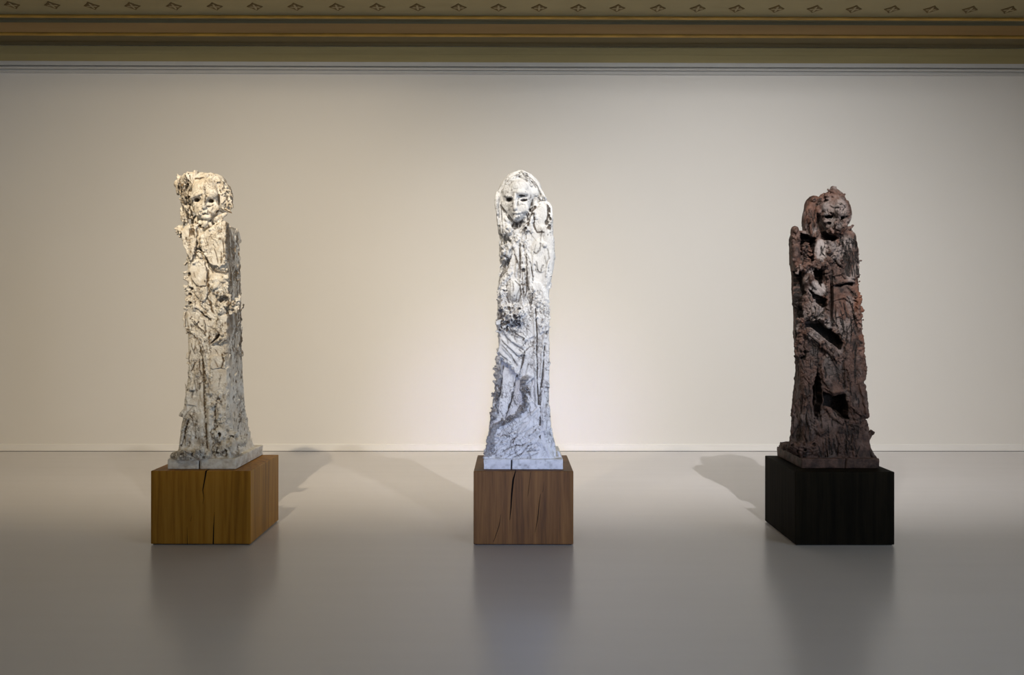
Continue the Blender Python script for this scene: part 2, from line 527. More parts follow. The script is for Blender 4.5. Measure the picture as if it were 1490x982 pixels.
def clay_mat(name, base, base2, stain, stain2, rough=.8, tint=None):
    """painted clay: slip colour with stains of the raw clay where the attribute 'raw' says the slip has broken open; it also holds painted shade of flank and hollows"""
    m, nt, b = new_mat(name)
    v = mapped(nt,(1,1,1))
    n = nd(nt,'ShaderNodeTexNoise', Scale=16.0, Detail=6.0, Roughness=.65); nt.links.new(v, n.inputs['Vector'])
    c = ramp(nt, n.outputs['Fac'], [(.38,base2),(.6,base)])
    n2 = nd(nt,'ShaderNodeTexNoise', Scale=55.0, Detail=4.0, Roughness=.7); nt.links.new(v, n2.inputs['Vector'])
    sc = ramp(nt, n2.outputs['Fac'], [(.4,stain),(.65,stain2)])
    if tint:
        a2 = nd(nt,'ShaderNodeAttribute', attribute_name='glaze')
        c = mixc(nt, mth(nt,'MULTIPLY', a2.outputs['Fac'], 1.0, True), c, tint)
        a3 = nd(nt,'ShaderNodeAttribute', attribute_name='rust')
        c = mixc(nt, mth(nt,'MULTIPLY', a3.outputs['Fac'], 1.0, True), c, (.165,.068,.040))
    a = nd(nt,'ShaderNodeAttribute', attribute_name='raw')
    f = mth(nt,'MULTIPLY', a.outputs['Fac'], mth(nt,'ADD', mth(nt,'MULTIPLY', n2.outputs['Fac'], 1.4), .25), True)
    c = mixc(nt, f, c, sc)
    nt.links.new(c, b.inputs['Base Color'])
    b.inputs['Roughness'].default_value = rough; b.inputs['Specular IOR Level'].default_value = .25
    g = nd(nt,'ShaderNodeTexNoise', Scale=120.0, Detail=4.0, Roughness=.7); nt.links.new(mapped(nt,(1,1,.6)), g.inputs['Vector'])
    bump(nt, g.outputs['Fac'], .5, .006, b)
    return m

# ---------------------------------------------------------------- look settings
FLOOR_LO, FLOOR_HI, FLOOR_R, FLOOR_SPEC = (.66,.638,.648), (.70,.678,.688), .25, .5
M_WALL = paint('white_plaster', (.80,.775,.74), .015, .85, (.5,.5,.5), .04, .15)
M_SIDE = paint('white_side_plaster', (.74,.69,.62), .02, .85)
M_TRIM = paint('white_trim_paint', (.62,.61,.59), .02, .6)
M_BASE = paint('white_baseboard_paint', (.86,.84,.81), .01, .45)
M_CRACKW = paint('crack_shade_wood', (.012,.008,.005), .2, .9)  # near-black put on crack walls to stand for the shade inside
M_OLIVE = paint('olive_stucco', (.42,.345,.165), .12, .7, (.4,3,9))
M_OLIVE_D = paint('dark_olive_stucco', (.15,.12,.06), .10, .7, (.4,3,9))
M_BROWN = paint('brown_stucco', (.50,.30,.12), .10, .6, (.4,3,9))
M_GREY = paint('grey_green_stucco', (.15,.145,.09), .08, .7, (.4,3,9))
M_GOLD = paint('old_gilding', (.42,.24,.035), .25, .45, (4,20,20), 0, .6)
M_CEIL = paint('olive_cove_plaster', (.33,.275,.15), .08, .8, (.8,.8,.8))
M_ROSE = paint('rosette_plaster', (.34,.28,.16), .12, .7, (30,30,30))
M_ROSED = paint('rosette_gilding', (.13,.085,.028), .3, .6, (30,30,30))
M_FLOOR = floor_mat()
M_OAK = wood('golden_oak', (.16,.066,.006), (.31,.138,.013), (.40,.192,.026), 0.)
M_OAK2 = wood('brown_oak', (.055,.020,.004), (.155,.066,.014), (.245,.113,.028), 3.3)
M_BLACK = wood('black_stained_oak', (.0035,.003,.002), (.008,.0065,.004), (.016,.012,.007), 7.1, .75, 6., .06)
M_FOOT = paint('shadow_gap_steel', (.02,.02,.02), .1, .6)
M_FRAME = paint('window_frame_paint', (.5,.5,.48), .03, .5)
M_BLACKM = paint('black_lamp_metal', (.02,.02,.02), .1, .4)

# ---------------------------------------------------------------- room
WALL_Y, YAW = 9.6, .0064          # the far wall stands a hair off square to the camera
RX0, RX1, RY0 = -8.2, 7.6, -6.0
def wall_pt(x, y, z): return (x, y + x*YAW, z)

def flat(name, pts, mat, kind='structure', parent=None):
    bm = bmesh.new(); bm.faces.new([bm.verts.new(p) for p in pts])
    return tag(from_bm(name, bm, mat, parent), kind=kind)

def solid(name, x0,x1,y0,y1,z0,z1, mat, bev=0., parent=None, kind='structure', skew=False):
    bm = bmesh.new(); bm_box(bm,x0,x1,y0,y1,z0,z1)
    if bev: bmesh.ops.bevel(bm, geom=bm.edges[:], offset=bev, segments=2, profile=.6, affect='EDGES')
    if skew:
        for v in bm.verts: v.co.y += v.co.x*YAW
    return tag(from_bm(name,bm,mat,parent), kind=kind)

solid('floor', RX0-.2, RX1+.2, RY0-.2, WALL_Y+.4, -.1, 0, M_FLOOR)
solid('wall_back', RX0-.2, RX1+.2, WALL_Y, WALL_Y+.25, 0, 5.9, M_WALL, skew=True)
solid('wall_left', RX0-.2, RX0, RY0, WALL_Y+.2, 0, 5.9, M_SIDE)
# right wall with three tall windows, front wall with one added opening
WIN = [(-5.2,-3.5),(-2.6,-.9),(0,1.7)]; WZ0, WZ1 = .55, 3.7
bm = bmesh.new()
ys = [RY0]+[q for w in WIN for q in w]+[WALL_Y+.2]
for i in range(0,len(ys),2): bm_box(bm, RX1, RX1+.3, ys[i], ys[i+1], 0, 5.9)
for a,b in WIN:
    bm_box(bm, RX1, RX1+.3, a, b, 0, WZ0); bm_box(bm, RX1, RX1+.3, a, b, WZ1, 5.9)
tag(from_bm('wall_right', bm, M_SIDE), kind='structure')
FW = (-.9,1.1,.2,3.0)  # made-up opening, added for the cool beam on the middle statue
bm = bmesh.new()
bm_box(bm, RX0-.2, FW[0], RY0-.3, RY0, 0, 5.9); bm_box(bm, FW[1], RX1+.3, RY0-.3, RY0, 0, 5.9)
bm_box(bm, FW[0], FW[1], RY0-.3, RY0, 0, FW[2]); bm_box(bm, FW[0], FW[1], RY0-.3, RY0, FW[3], 5.9)
tag(from_bm('wall_front', bm, M_SIDE), kind='structure')
bm = bmesh.new()
for x in (FW[0], (FW[0]+FW[1])/2-.03, FW[1]-.06): bm_box(bm, x, x+.06, RY0-.18, RY0-.12, FW[2], FW[3])
for z in (FW[2], FW[3]-.06): bm_box(bm, FW[0], FW[1], RY0-.175, RY0-.125, z, z+.06)
tag(from_bm('window_4', bm, M_FRAME), kind='structure')  # added front window, made up for the cool beam
for i,(a,b) in enumerate(WIN):
    bm = bmesh.new()
    for y in (a, (a+b)/2-.03, b-.06): bm_box(bm, RX1+.12, RX1+.18, y, y+.06, WZ0, WZ1)
    for z in (WZ0, (WZ0+WZ1)/2+.4, WZ1-.06): bm_box(bm, RX1+.125, RX1+.175, a, b, z, z+.06)
    tag(from_bm('window_%d'%(i+1), bm, M_FRAME), kind='structure')

# baseboard with a little lip, two joints
def sweep(name, prof, mat, x0=RX0, x1=RX1, n=1, smooth=False):
    """a moulding along the far wall; prof = [(y, z), ...] open towards the wall"""
    bm = bmesh.new(); cols = []
    for x in (x0, x1): cols.append([bm.verts.new(wall_pt(x,y,z)) for y,z in prof])
    for j in range(len(prof)-1):
        bm.faces.new((cols[0][j],cols[1][j],cols[1][j+1],cols[0][j+1]))
    bmesh.ops.recalc_face_normals(bm, faces=bm.faces[:])
    bm.normal_update()
    if bm.faces[0].normal.y > 0 and abs(bm.faces[0].normal.y) > .1: bmesh.ops.reverse_faces(bm, faces=bm.faces[:])
    o = from_bm(name, bm, mat, smooth=smooth)
    return tag(o, kind='structure')

W = WALL_Y
sweep('baseboard_back', [(W-.016,.004),(W-.016,.075),(W-.008,.083),(W+.01,.083)], M_BASE)
sweep('trim_1', [(W-.004,0),(W-.017,0),(W-.017,.004),(W-.004,.004)], M_FOOT)
def Z(py, y): return wz(py, y)
def arc(y0,z0,y1,z1,bul,n=6):
    """points from (y0,z0) to (y1,z1) bulging by bul to the room side"""
    L = math.hypot(y1-y0,z1-z0); nx, nz = (z1-z0)/L, -(y1-y0)/L
    return [(y0+(y1-y0)*i/n - nx*bul*math.sin(math.pi*i/n), z0+(z1-z0)*i/n - nz*bul*math.sin(math.pi*i/n)) for i in range(n+1)]
# white picture moulding at the top of the wall
y = W-.03
sweep('trim_2', [(W,Z(108.3,W)),(y,Z(107.6,y)),(y,Z(104.2,y)),(y+.02,Z(103.6,y)),(y+.02,Z(102.4,y))]
      + arc(y-.012,Z(102.2,y),y-.012,Z(99,y),.008)
      + [(y+.018,Z(98.6,y)),(y+.018,Z(97.6,y)),(y-.018,Z(97.3,y)),(y-.018,Z(91.2,y))], M_TRIM)
yf = W-.05
sweep('trim_3', [(y-.018,Z(91.2,y)),(yf,Z(90.8,yf)),(yf,Z(83.5,yf)),(yf+.003,Z(83.4,yf)),(yf+.003,Z(79.5,yf)),(yf+.008,Z(79.2,yf)),(yf+.008,Z(74,yf)),(yf+.012,Z(73.8,yf)),(yf+.012,Z(68,yf))], M_OLIVE)
# soffit that overhangs, olive
ys0, zs0 = yf+.012, Z(68,yf+.012)
ys1 = 9.27; zs1 = Z(54,ys1)
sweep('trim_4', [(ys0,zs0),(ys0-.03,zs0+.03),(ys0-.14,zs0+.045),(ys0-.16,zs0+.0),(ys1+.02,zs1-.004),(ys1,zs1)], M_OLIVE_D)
sweep('trim_5', arc(ys1,zs1,ys1,Z(49.2,ys1),.016,8), M_GOLD, smooth=True)
yb_ = ys1+.012
sweep('trim_6', [(ys1,Z(49.2,ys1)),(yb_,Z(49,yb_)),(yb_-.004,Z(44,yb_)),(yb_-.008,Z(35,yb_-.008))], M_BROWN)
yg = 9.1
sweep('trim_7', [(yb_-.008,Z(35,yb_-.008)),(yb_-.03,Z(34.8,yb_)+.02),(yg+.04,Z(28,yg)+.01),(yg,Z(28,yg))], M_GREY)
sweep('trim_8', arc(yg,Z(28,yg),yg,Z(23.2,yg),.016,8), M_GOLD, smooth=True)
# cove rising into the ceiling
yc, zc = yg+.0, Z(23.2,yg)
prof = [(yc,zc),(yc-.04,zc+.035)]
zz_ = zc+.035
for i in range(1,25):
    t = i/24
    prof.append((yc-.04-t*3.2, zz_ + .30*t + .34*t*t))
COVE = prof
sweep('trim_9', prof, M_CEIL, smooth=True)
yend, zend = prof[-1]
flat('ceiling', [(RX0-.2,RY0-.2,zend-.02),(RX1+.3,RY0-.2,zend-.02),(RX1+.3,yend+.06,zend-.02),(RX0-.2,yend+.06,zend-.02)], M_CEIL)
flat('roof', [(RX0-.2,RY0-.2,5.95),(RX1+.3,RY0-.2,5.95),(RX1+.3,WALL_Y+.4,5.95),(RX0-.2,WALL_Y+.4,5.95)], M_SIDE)

# ---------------------------------------------------------------- rosettes on the cove
def cove_z(y):
    for a,b in zip(COVE[1:],COVE[2:]):
        if b[0] <= y <= a[0]: return a[1]+(b[1]-a[1])*(y-a[0])/(b[0]-a[0]), (b[1]-a[1])/(b[0]-a[0])
    return zend, 0.
def petal_bm(bm, ang, L, w, h):
    c, s_ = math.cos(ang), math.sin(ang)
    rows = []
    for i in range(6):
        t = i/5; hw = w*math.sin(math.pi*min(.97,max(.06,t)))**.7; r = .008+L*t
        rr = []
        for j in (-1,-.5,0,.5,1):
            x, yy, z_ = r, hw*j, -h*(1-j*j)*math.sin(math.pi*(.1+.8*t)) - .001
            rr.append(bm.verts.new((x*c-yy*s_, x*s_+yy*c, z_)))
        rows.append(rr)
    for a,b in zip(rows,rows[1:]):
        for j in range(4): bm.faces.new((a[j],b[j],b[j+1],a[j+1]))
def make_rosette():
    r = empty('ceiling_rosette',(0,0,0))
    bm = bmesh.new()
    ring = []
    for k in range(8):
        a = k*math.pi/4; d = .088 if k%2 == 0 else .056
        ring.append((math.cos(a)*d, math.sin(a)*d))
    top = [bm.verts.new((x,y,.002)) for x,y in ring]; bot = [bm.verts.new((x*.96,y*.96,-.006)) for x,y in ring]
    for k in range(8): bm.faces.new((top[k],top[(k+1)%8],bot[(k+1)%8],bot[k]))
    bm.faces.new(bot[::-1]); bmesh.ops.recalc_face_normals(bm, faces=bm.faces[:])
    from_bm('backplate', bm, M_ROSED, r)
    for k in range(4):
        bm = bmesh.new(); petal_bm(bm, 0, .050, .013, .004)
        bmesh.ops.recalc_face_normals(bm, faces=bm.faces[:])
        bm.normal_update()
        o = from_bm('petal', bm, M_ROSE, r, True); o.location.z = -.006; o.rotation_euler.z = k*math.pi/2
    bm = bmesh.new(); bmesh.ops.create_uvsphere(bm, u_segments=12, v_segments=8, radius=.019)
    for v in bm.verts: v.co.z *= .22
    o = from_bm('boss', bm, M_ROSE, r, True); o.location.z = -.008
    return r
ROS = [20,78,135,194,254,313,371,430,490,549,607,667,725,784,841,898,957,1015,1072,1130,1186,1243,1299,1356,1413,1470]
ORD = 'first second third fourth fifth sixth seventh eighth ninth tenth eleventh twelfth thirteenth'.split()
def copy_tree(o, parent=None):
    c = o.copy(); COL.objects.link(c); c.parent = parent
    for ch in list(o.children): copy_tree(ch, c)
    return c
proto = None
for i, px in enumerate(ROS):
    row = 10.2 + (px/1490)*1.3 + (-.8 if px < 100 else 0)
    yy = 8.9
    for _ in range(30):
        z_, sl = cove_z(yy)
        e = HORIZON - (z_-CAM_Z)*FPX/yy - row
        yy -= e/60
    if proto is None: proto = make_rosette(); r = proto
    else: r = copy_tree(proto)
    x = wx(px, yy)
    r.location = (x, yy+x*YAW, z_-.001); r.rotation_euler = (math.atan(sl), 0, 0)
    n = i+1 if i < 13 else len(ROS)-i
    side = 'left' if i < 13 else 'right'
    lab = ('small gilt-edged plaster rosette on the olive cove, %s from the %s end of the row' % (ORD[n-1], side))
    tag(r, lab, 'rosette', 'plaster rosettes along the olive cove')

# ---------------------------------------------------------------- pedestals
def boolean_cut(o, cutters):
    for c in cutters:
        md = o.modifiers.new('cut','BOOLEAN'); md.operation = 'DIFFERENCE'; md.object = c; md.solver = 'EXACT'
    bpy.context.view_layer.update()
    dg = bpy.context.evaluated_depsgraph_get()
    me = bpy.data.meshes.new_from_object(o.evaluated_get(dg))
    old = o.data; o.modifiers.clear(); o.data = me; me.name = o.name
    bpy.data.meshes.remove(old)
    for c in cutters:
        d = c.data; bpy.data.objects.remove(c); bpy.data.meshes.remove(d)

def crack_cutter(pts, widths, yfront, depth, loc=(0,0,0)):
    """a drying crack: a wedge following pts [(x,z)] into the front face"""
    bm = bmesh.new(); rows = []
    for (x,z),w in zip(pts,widths):
        rows.append([bm.verts.new(c) for c in ((x-w/2,yfront-.02,z),(x+w/2,yfront-.02,z),(x+w/2,yfront,z),(x+w*.1,yfront+depth,z),(x-w*.1,yfront+depth,z),(x-w/2,yfront,z))])
    for a,b in zip(rows,rows[1:]):
        for j in range(6): bm.faces.new((a[j],a[(j+1)%6],b[(j+1)%6],b[j]))
    bm.faces.new(rows[0]); bm.faces.new(rows[-1][::-1])
    bmesh.ops.recalc_face_normals(bm, faces=bm.faces[:])
    for f in bm.faces: f.material_index = 1
    o = from_bm('crack', bm, M_CRACKW); o.data.materials.append(M_CRACKW); o.location = loc
    return o

def pedestal(x0,x1,y0,y1,h, mat, label, cracks, group=None):
    c = ((x0+x1)/2,(y0+y1)/2,0)
    root = empty('pedestal', c); tag(root, label, 'pedestal')
    bm = bmesh.new(); bm_box(bm,x0-c[0],x1-c[0],y0-c[1],y1-c[1],.007,h)
    bmesh.ops.bevel(bm, geom=bm.edges[:], offset=.005, segments=2, profile=.5, affect='EDGES')
    o = from_bm('block', bm, mat, root)
    cs = []
    for pts, ws in cracks:
        P = [(wx(px,y0)-c[0], wz(py,y0)) for px,py in pts]
        cs.append(crack_cutter(P,[w/640 for w in ws], y0-c[1], .09, c))
    if cs:
        o.data.materials.append(M_CRACKW); boolean_cut(o, cs)
    bm = bmesh.new(); bm_box(bm,x0-c[0]+.012,x1-c[0]-.012,y0-c[1]+.012,y1-c[1]-.012,0,.012)
    from_bm('recessed_foot', bm, M_FOOT, root)
    return root

def q1(u,v): return (190+u*.224, 640+v*.224)
def q2(u,v): return (660+u*.224, 640+v*.224)
pedestal(-2.432,-1.7587,5.6,6.272,.4998, M_OAK, 'golden oak block pedestal under the pale statue with the tufted hair',
    [([q1(492,200),q1(486,240),q1(470,330),q1(478,380),q1(470,420)],[7,6,4,2,1]),
     ([q1(547,470),q1(541,560),q1(538,700)],[.8,4,6]), ([q1(368,570),q1(371,700)],[.8,2.5]),
     ([q1(400,490),q1(392,530)],[.6,1.5])])
pedestal(-.2577,.4151,5.6,6.262,.4998, M_OAK2, 'brown oak block pedestal under the long-haired bluish white statue',
    [([q2(404,200),q2(388,260),q2(379,350),q2(374,440),q2(366,520)],[3,8,7,5,1.5]),
     ([q2(566,350),q2(556,420),q2(548,510),q2(530,600)],[1,3,3,.8]),
     ([q2(500,210),q2(488,330),q2(482,370)],[1,2.2,.6]), ([q2(310,480),q2(296,560),q2(262,660)],[.8,2.4,2]),
     ([q2(590,270),q2(580,340)],[.6,1.4])])
pedestal(1.9077,2.578,5.6,6.27,.4975, M_BLACK, 'black stained wooden block pedestal under the dark brown statue', [])

# ---------------------------------------------------------------- camera and light
cam = bpy.data.cameras.new('camera'); cam.sensor_width = 36.; cam.lens = 36*FPX/1490
cam.shift_y = -(491-HORIZON)/1490; cam.clip_start = .05
co = bpy.data.objects.new('camera', cam); co.location = (0,0,CAM_Z)
co.rotation_euler = (math.radians(90), math.radians(-.06), 0); COL.objects.link(co)
scene.camera = co

def spot(L, aim, power, col, size, lo, hi, label):
    """a hanging gallery spotlight with two added, unseen barn doors that end its beam at the angles lo and hi below level"""
    L = Vector(L); d = Vector(aim)-L
    root = empty('ceiling_spotlight', L); tag(root, label, 'spotlight', 'gallery spotlights under the ceiling')
    def dr(a): return Vector((0, math.cos(math.radians(a)), -math.sin(math.radians(a))))
    q = d.to_track_quat('Z','Y')
    bm = bmesh.new(); prof = [(.0,-.20),(.05,-.20),(.062,-.19),(.075,-.03),(.075,-.012),(.068,-.012),(.06,-.03),(0,-.03)]
    rings = []
    for r_, z_ in prof:
        rings.append([bm.verts.new(q @ Vector((r_*math.cos(k*math.pi/12), r_*math.sin(k*math.pi/12), z_))) for k in range(24)] if r_ else [bm.verts.new(q @ Vector((0,0,z_)))])
    for a, b in zip(rings, rings[1:]):
        for k in range(24):
            v = [a[k%len(a)], a[(k+1)%len(a)], b[(k+1)%len(b)], b[k%len(b)]]
            u = []
            for t in v:
                if t not in u: u.append(t)
            if len(u) > 2: bm.faces.new(u)
    from_bm('housing', bm, M_BLACKM, root, True)
    for a0, r0, a1, r1, w0, w1 in ((lo+48,.085,lo,.17,.16,.4),(hi-40,.085,hi,.40,.16,.8)):
        A, B = dr(a0)*r0, dr(a1)*r1; n = (B-A).cross(Vector((1,0,0))).normalized()*.002
        bm = bmesh.new()
        t = [bm.verts.new(c+Vector((sx,0,0))+k*n) for k in (0,1) for c,sx in ((A,-w0/2),(A,w0/2),(B,w1/2),(B,-w1/2))]
        for f in ((0,1,2,3),(7,6,5,4),(0,4,5,1),(1,5,6,2),(2,6,7,3),(3,7,4,0)): bm.faces.new([t[i] for i in f])
        from_bm('added_barn_door', bm, M_BLACKM, root)  # unseen plate added to cut the beam
    bm = bmesh.new(); zt = zend-.02-L.z; c = q @ Vector((0,0,-.12))
    bm_box(bm, -.012,.012, c.y-.012,c.y+.012, c.z+.05, zt)
    from_bm('stem', bm, M_BLACKM, root)
    l = bpy.data.lights.new('spot_bulb','SPOT'); l.energy = power; l.color = col
    l.spot_size = math.radians(size); l.spot_blend = 1.; l.shadow_soft_size = .02
    o = bpy.data.objects.new('spot_bulb', l); o.location = L; o.rotation_euler = d.to_track_quat('-Z','Y').to_euler(); COL.objects.link(o)
def area(name, loc, target, sx, sy, power, col, spread=180):
    l = bpy.data.lights.new(name,'AREA'); l.shape='RECTANGLE'; l.size=sx; l.size_y=sy; l.energy=power; l.color=col; l.spread = math.radians(spread)
    o = bpy.data.objects.new(name,l); o.location=loc
    o.rotation_euler = (Vector(target)-Vector(loc)).to_track_quat('-Z','Y').to_euler(); COL.objects.link(o)
    return o
# ---------------------------------------------------------------- finishing a clay figure
def finish(c, root, mats, amp, smooth_tags=(), white=True, glaze=None, seed=0):
    V, F, T, S = c.surface()
    V = relax(V, F, .35)
    N = vert_normals(V, F)
    if ((V-V.mean(0))*N).sum() < 0:
        F = F[:,::-1]; N = -N
    p = V.astype(np.float32)
    sc = np.ones(len(V), np.float32)
    for nm, k in smooth_tags:
        if nm in c.tags: sc[T == c.tags.index(nm)] = k
    Sb = S.astype(np.float32)
    for _ in range(2):
        c4 = Sb[F].mean(1); a = np.zeros(len(V)); k4 = np.bincount(F.ravel(), minlength=len(V))
        for k in range(4): a += np.bincount(F[:,k], c4, len(V))
        Sb = (a/np.maximum(k4,1)).astype(np.float32)
    Sb = np.clip(Sb*1.5-.12,0,1)
    big = fbm(p*np.array([10,10,7]), seed, 3)
    rough = sstep(-.22,.25, fbm(p*np.array([11,11,6])+3.1, seed+5, 2))
    warp = np.stack([fbm(p*22, seed+11+k, 2) for k in range(3)],1)
    # vertical strings left by the fingers
    st = 1-np.abs(vnoise((p+warp*.02)*np.array([62,62,9]), seed+21))*2
    st2 = 1-np.abs(vnoise((p+warp*.025)*np.array([110,110,17]), seed+23))*2
    # overlapping plates of slip with open edges
    f1,f2,cid = worley((p+warp*.045)*np.array([20,20,11]), seed+31)
    edge = 1-sstep(.0,.085,f2-f1)
    g1,g2,gid = worley((p+warp*.03)*np.array([48,48,30]), seed+37)
    edge2 = 1-sstep(.0,.11,g2-g1)
    fine = fbm(p*85, seed+41, 2)
    fine2 = np.abs(vnoise(p*140, seed+43))
    d = amp['big']*big + amp['string']*st*(.35+.65*rough) + amp['string']*.5*st2*rough \
        + amp['plate']*(cid-.5)*(.5+.5*rough) - amp['crack']*edge*(.3+.7*rough) \
        + amp['plate']*.6*(gid-.5)*rough - amp['crack']*.5*edge2*rough + amp['fine']*(fine-.7*fine2)*(.15+.85*rough)
    V = V + N*(d*sc/1000.)[:,None]
    vein = 1-sstep(.02,.085,np.abs(vnoise((p+warp*.03)*np.array([46,46,20]), seed+61)))
    vein2 = 1-sstep(.02,.11,np.abs(vnoise((p+warp*.02)*np.array([95,95,48]), seed+63)))
    patch = sstep(-.15,.3,fbm(p*np.array([13,13,9]), seed+67, 2))
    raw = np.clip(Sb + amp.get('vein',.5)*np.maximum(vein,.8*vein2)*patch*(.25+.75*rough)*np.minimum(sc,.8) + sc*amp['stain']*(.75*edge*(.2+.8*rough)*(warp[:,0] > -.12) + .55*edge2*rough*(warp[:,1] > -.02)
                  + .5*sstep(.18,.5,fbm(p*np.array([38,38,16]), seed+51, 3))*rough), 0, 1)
    if 'side' in amp:   # flank darkened: its shade put into the colour, with brown stain patches
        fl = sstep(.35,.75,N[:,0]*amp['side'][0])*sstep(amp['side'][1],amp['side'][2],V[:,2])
        raw = np.clip(raw + fl*(.25+.75*sstep(-.25,.25,fbm(p*np.array([14,20,8]), seed+71, 4)))*amp['side'][3], 0, 1)  # raw takes the flank's painted shade too
    attrs = {'raw': raw}
    if glaze is not None: attrs['glaze'], attrs['rust'] = glaze(p)
    org = np.array(root.location)
    for ti, nm in enumerate(c.tags):
        m = T[F[:,0]] == ti
        if m.sum() < 20: continue
        mesh_from(nm, V, F[m], mats.get(nm, mats['body']), root, attrs, org)

def base_slab(root, x0,x1,y0,y1,z0,z1, mat, seed, cracks=(), side_cracks=()):
    """the slab the clay figure stands on: uneven edges, a crack through the front"""
    c = np.array(root.location)
    bm = bmesh.new(); vs, fs = bm_box(bm, x0-c[0],x1-c[0],y0-c[1],y1-c[1],z0-c[2]+.0025,z1-c[2])
    bmesh.ops.bevel(bm, geom=bm.edges[:], offset=.004, segments=2, profile=.5, affect='EDGES')
    o = from_bm('base_slab', bm, mat, root)
    cs = [crack_cutter([(wx(px,y0)-c[0], wz(py,y0)-c[2]) for px,py in pts], [w/650 for w in ws], y0-c[1], .12, c) for pts,ws in cracks]
    if cs: boolean_cut(o, cs)
    bm = bmesh.new(); bm.from_mesh(o.data)
    bmesh.ops.triangulate(bm, faces=[f for f in bm.faces if len(f.verts) > 4])
    for _ in range(5):
        es = [e for e in bm.edges if e.calc_length() > .016]
        if not es: break
        bmesh.ops.subdivide_edges(bm, edges=es, cuts=1, use_grid_fill=True)
    bm.normal_update()
    P = np.array([v.co[:] for v in bm.verts], np.float32)
    n = fbm(P*np.array([22,22,40]), seed, 3)*.0035 + fbm(P*90, seed+3, 2)*.0012
    for pts, ws in cracks:
        xc = np.mean([wx(q[0],y0) for q in pts])-c[0]; n = n*sstep(.004,.02,np.abs(P[:,0]-xc))
    for v, k in zip(bm.verts, n): v.co += v.normal*float(k)*(0.1 if v.co.z < .006 else 1)
    bm.to_mesh(o.data); bm.free()
    P = np.array([v.co[:] for v in o.data.vertices], np.float32)
    raw = np.clip(sstep(.15,.5,fbm(P*60, seed+9, 4))*.32 + .2*sstep(.2,.5,fbm(P*np.array([12,12,40]), seed+12, 3)),0,1)
    for pts, ws in cracks:
        xc = np.mean([wx(q[0],y0) for q in pts])-c[0]
        raw = np.where((np.abs(P[:,0]-xc) < .011) & (P[:,1] > y0-c[1]+.006) & (P[:,1] < y0-c[1]+.125), 1., raw)
    a = o.data.attributes.new('raw','FLOAT','POINT'); a.data.foreach_set('value', raw.astype(np.float32))
    for an in ('glaze','rust'): o.data.attributes.new(an,'FLOAT','POINT')
    for q in o.data.polygons: q.use_smooth = True
    return o
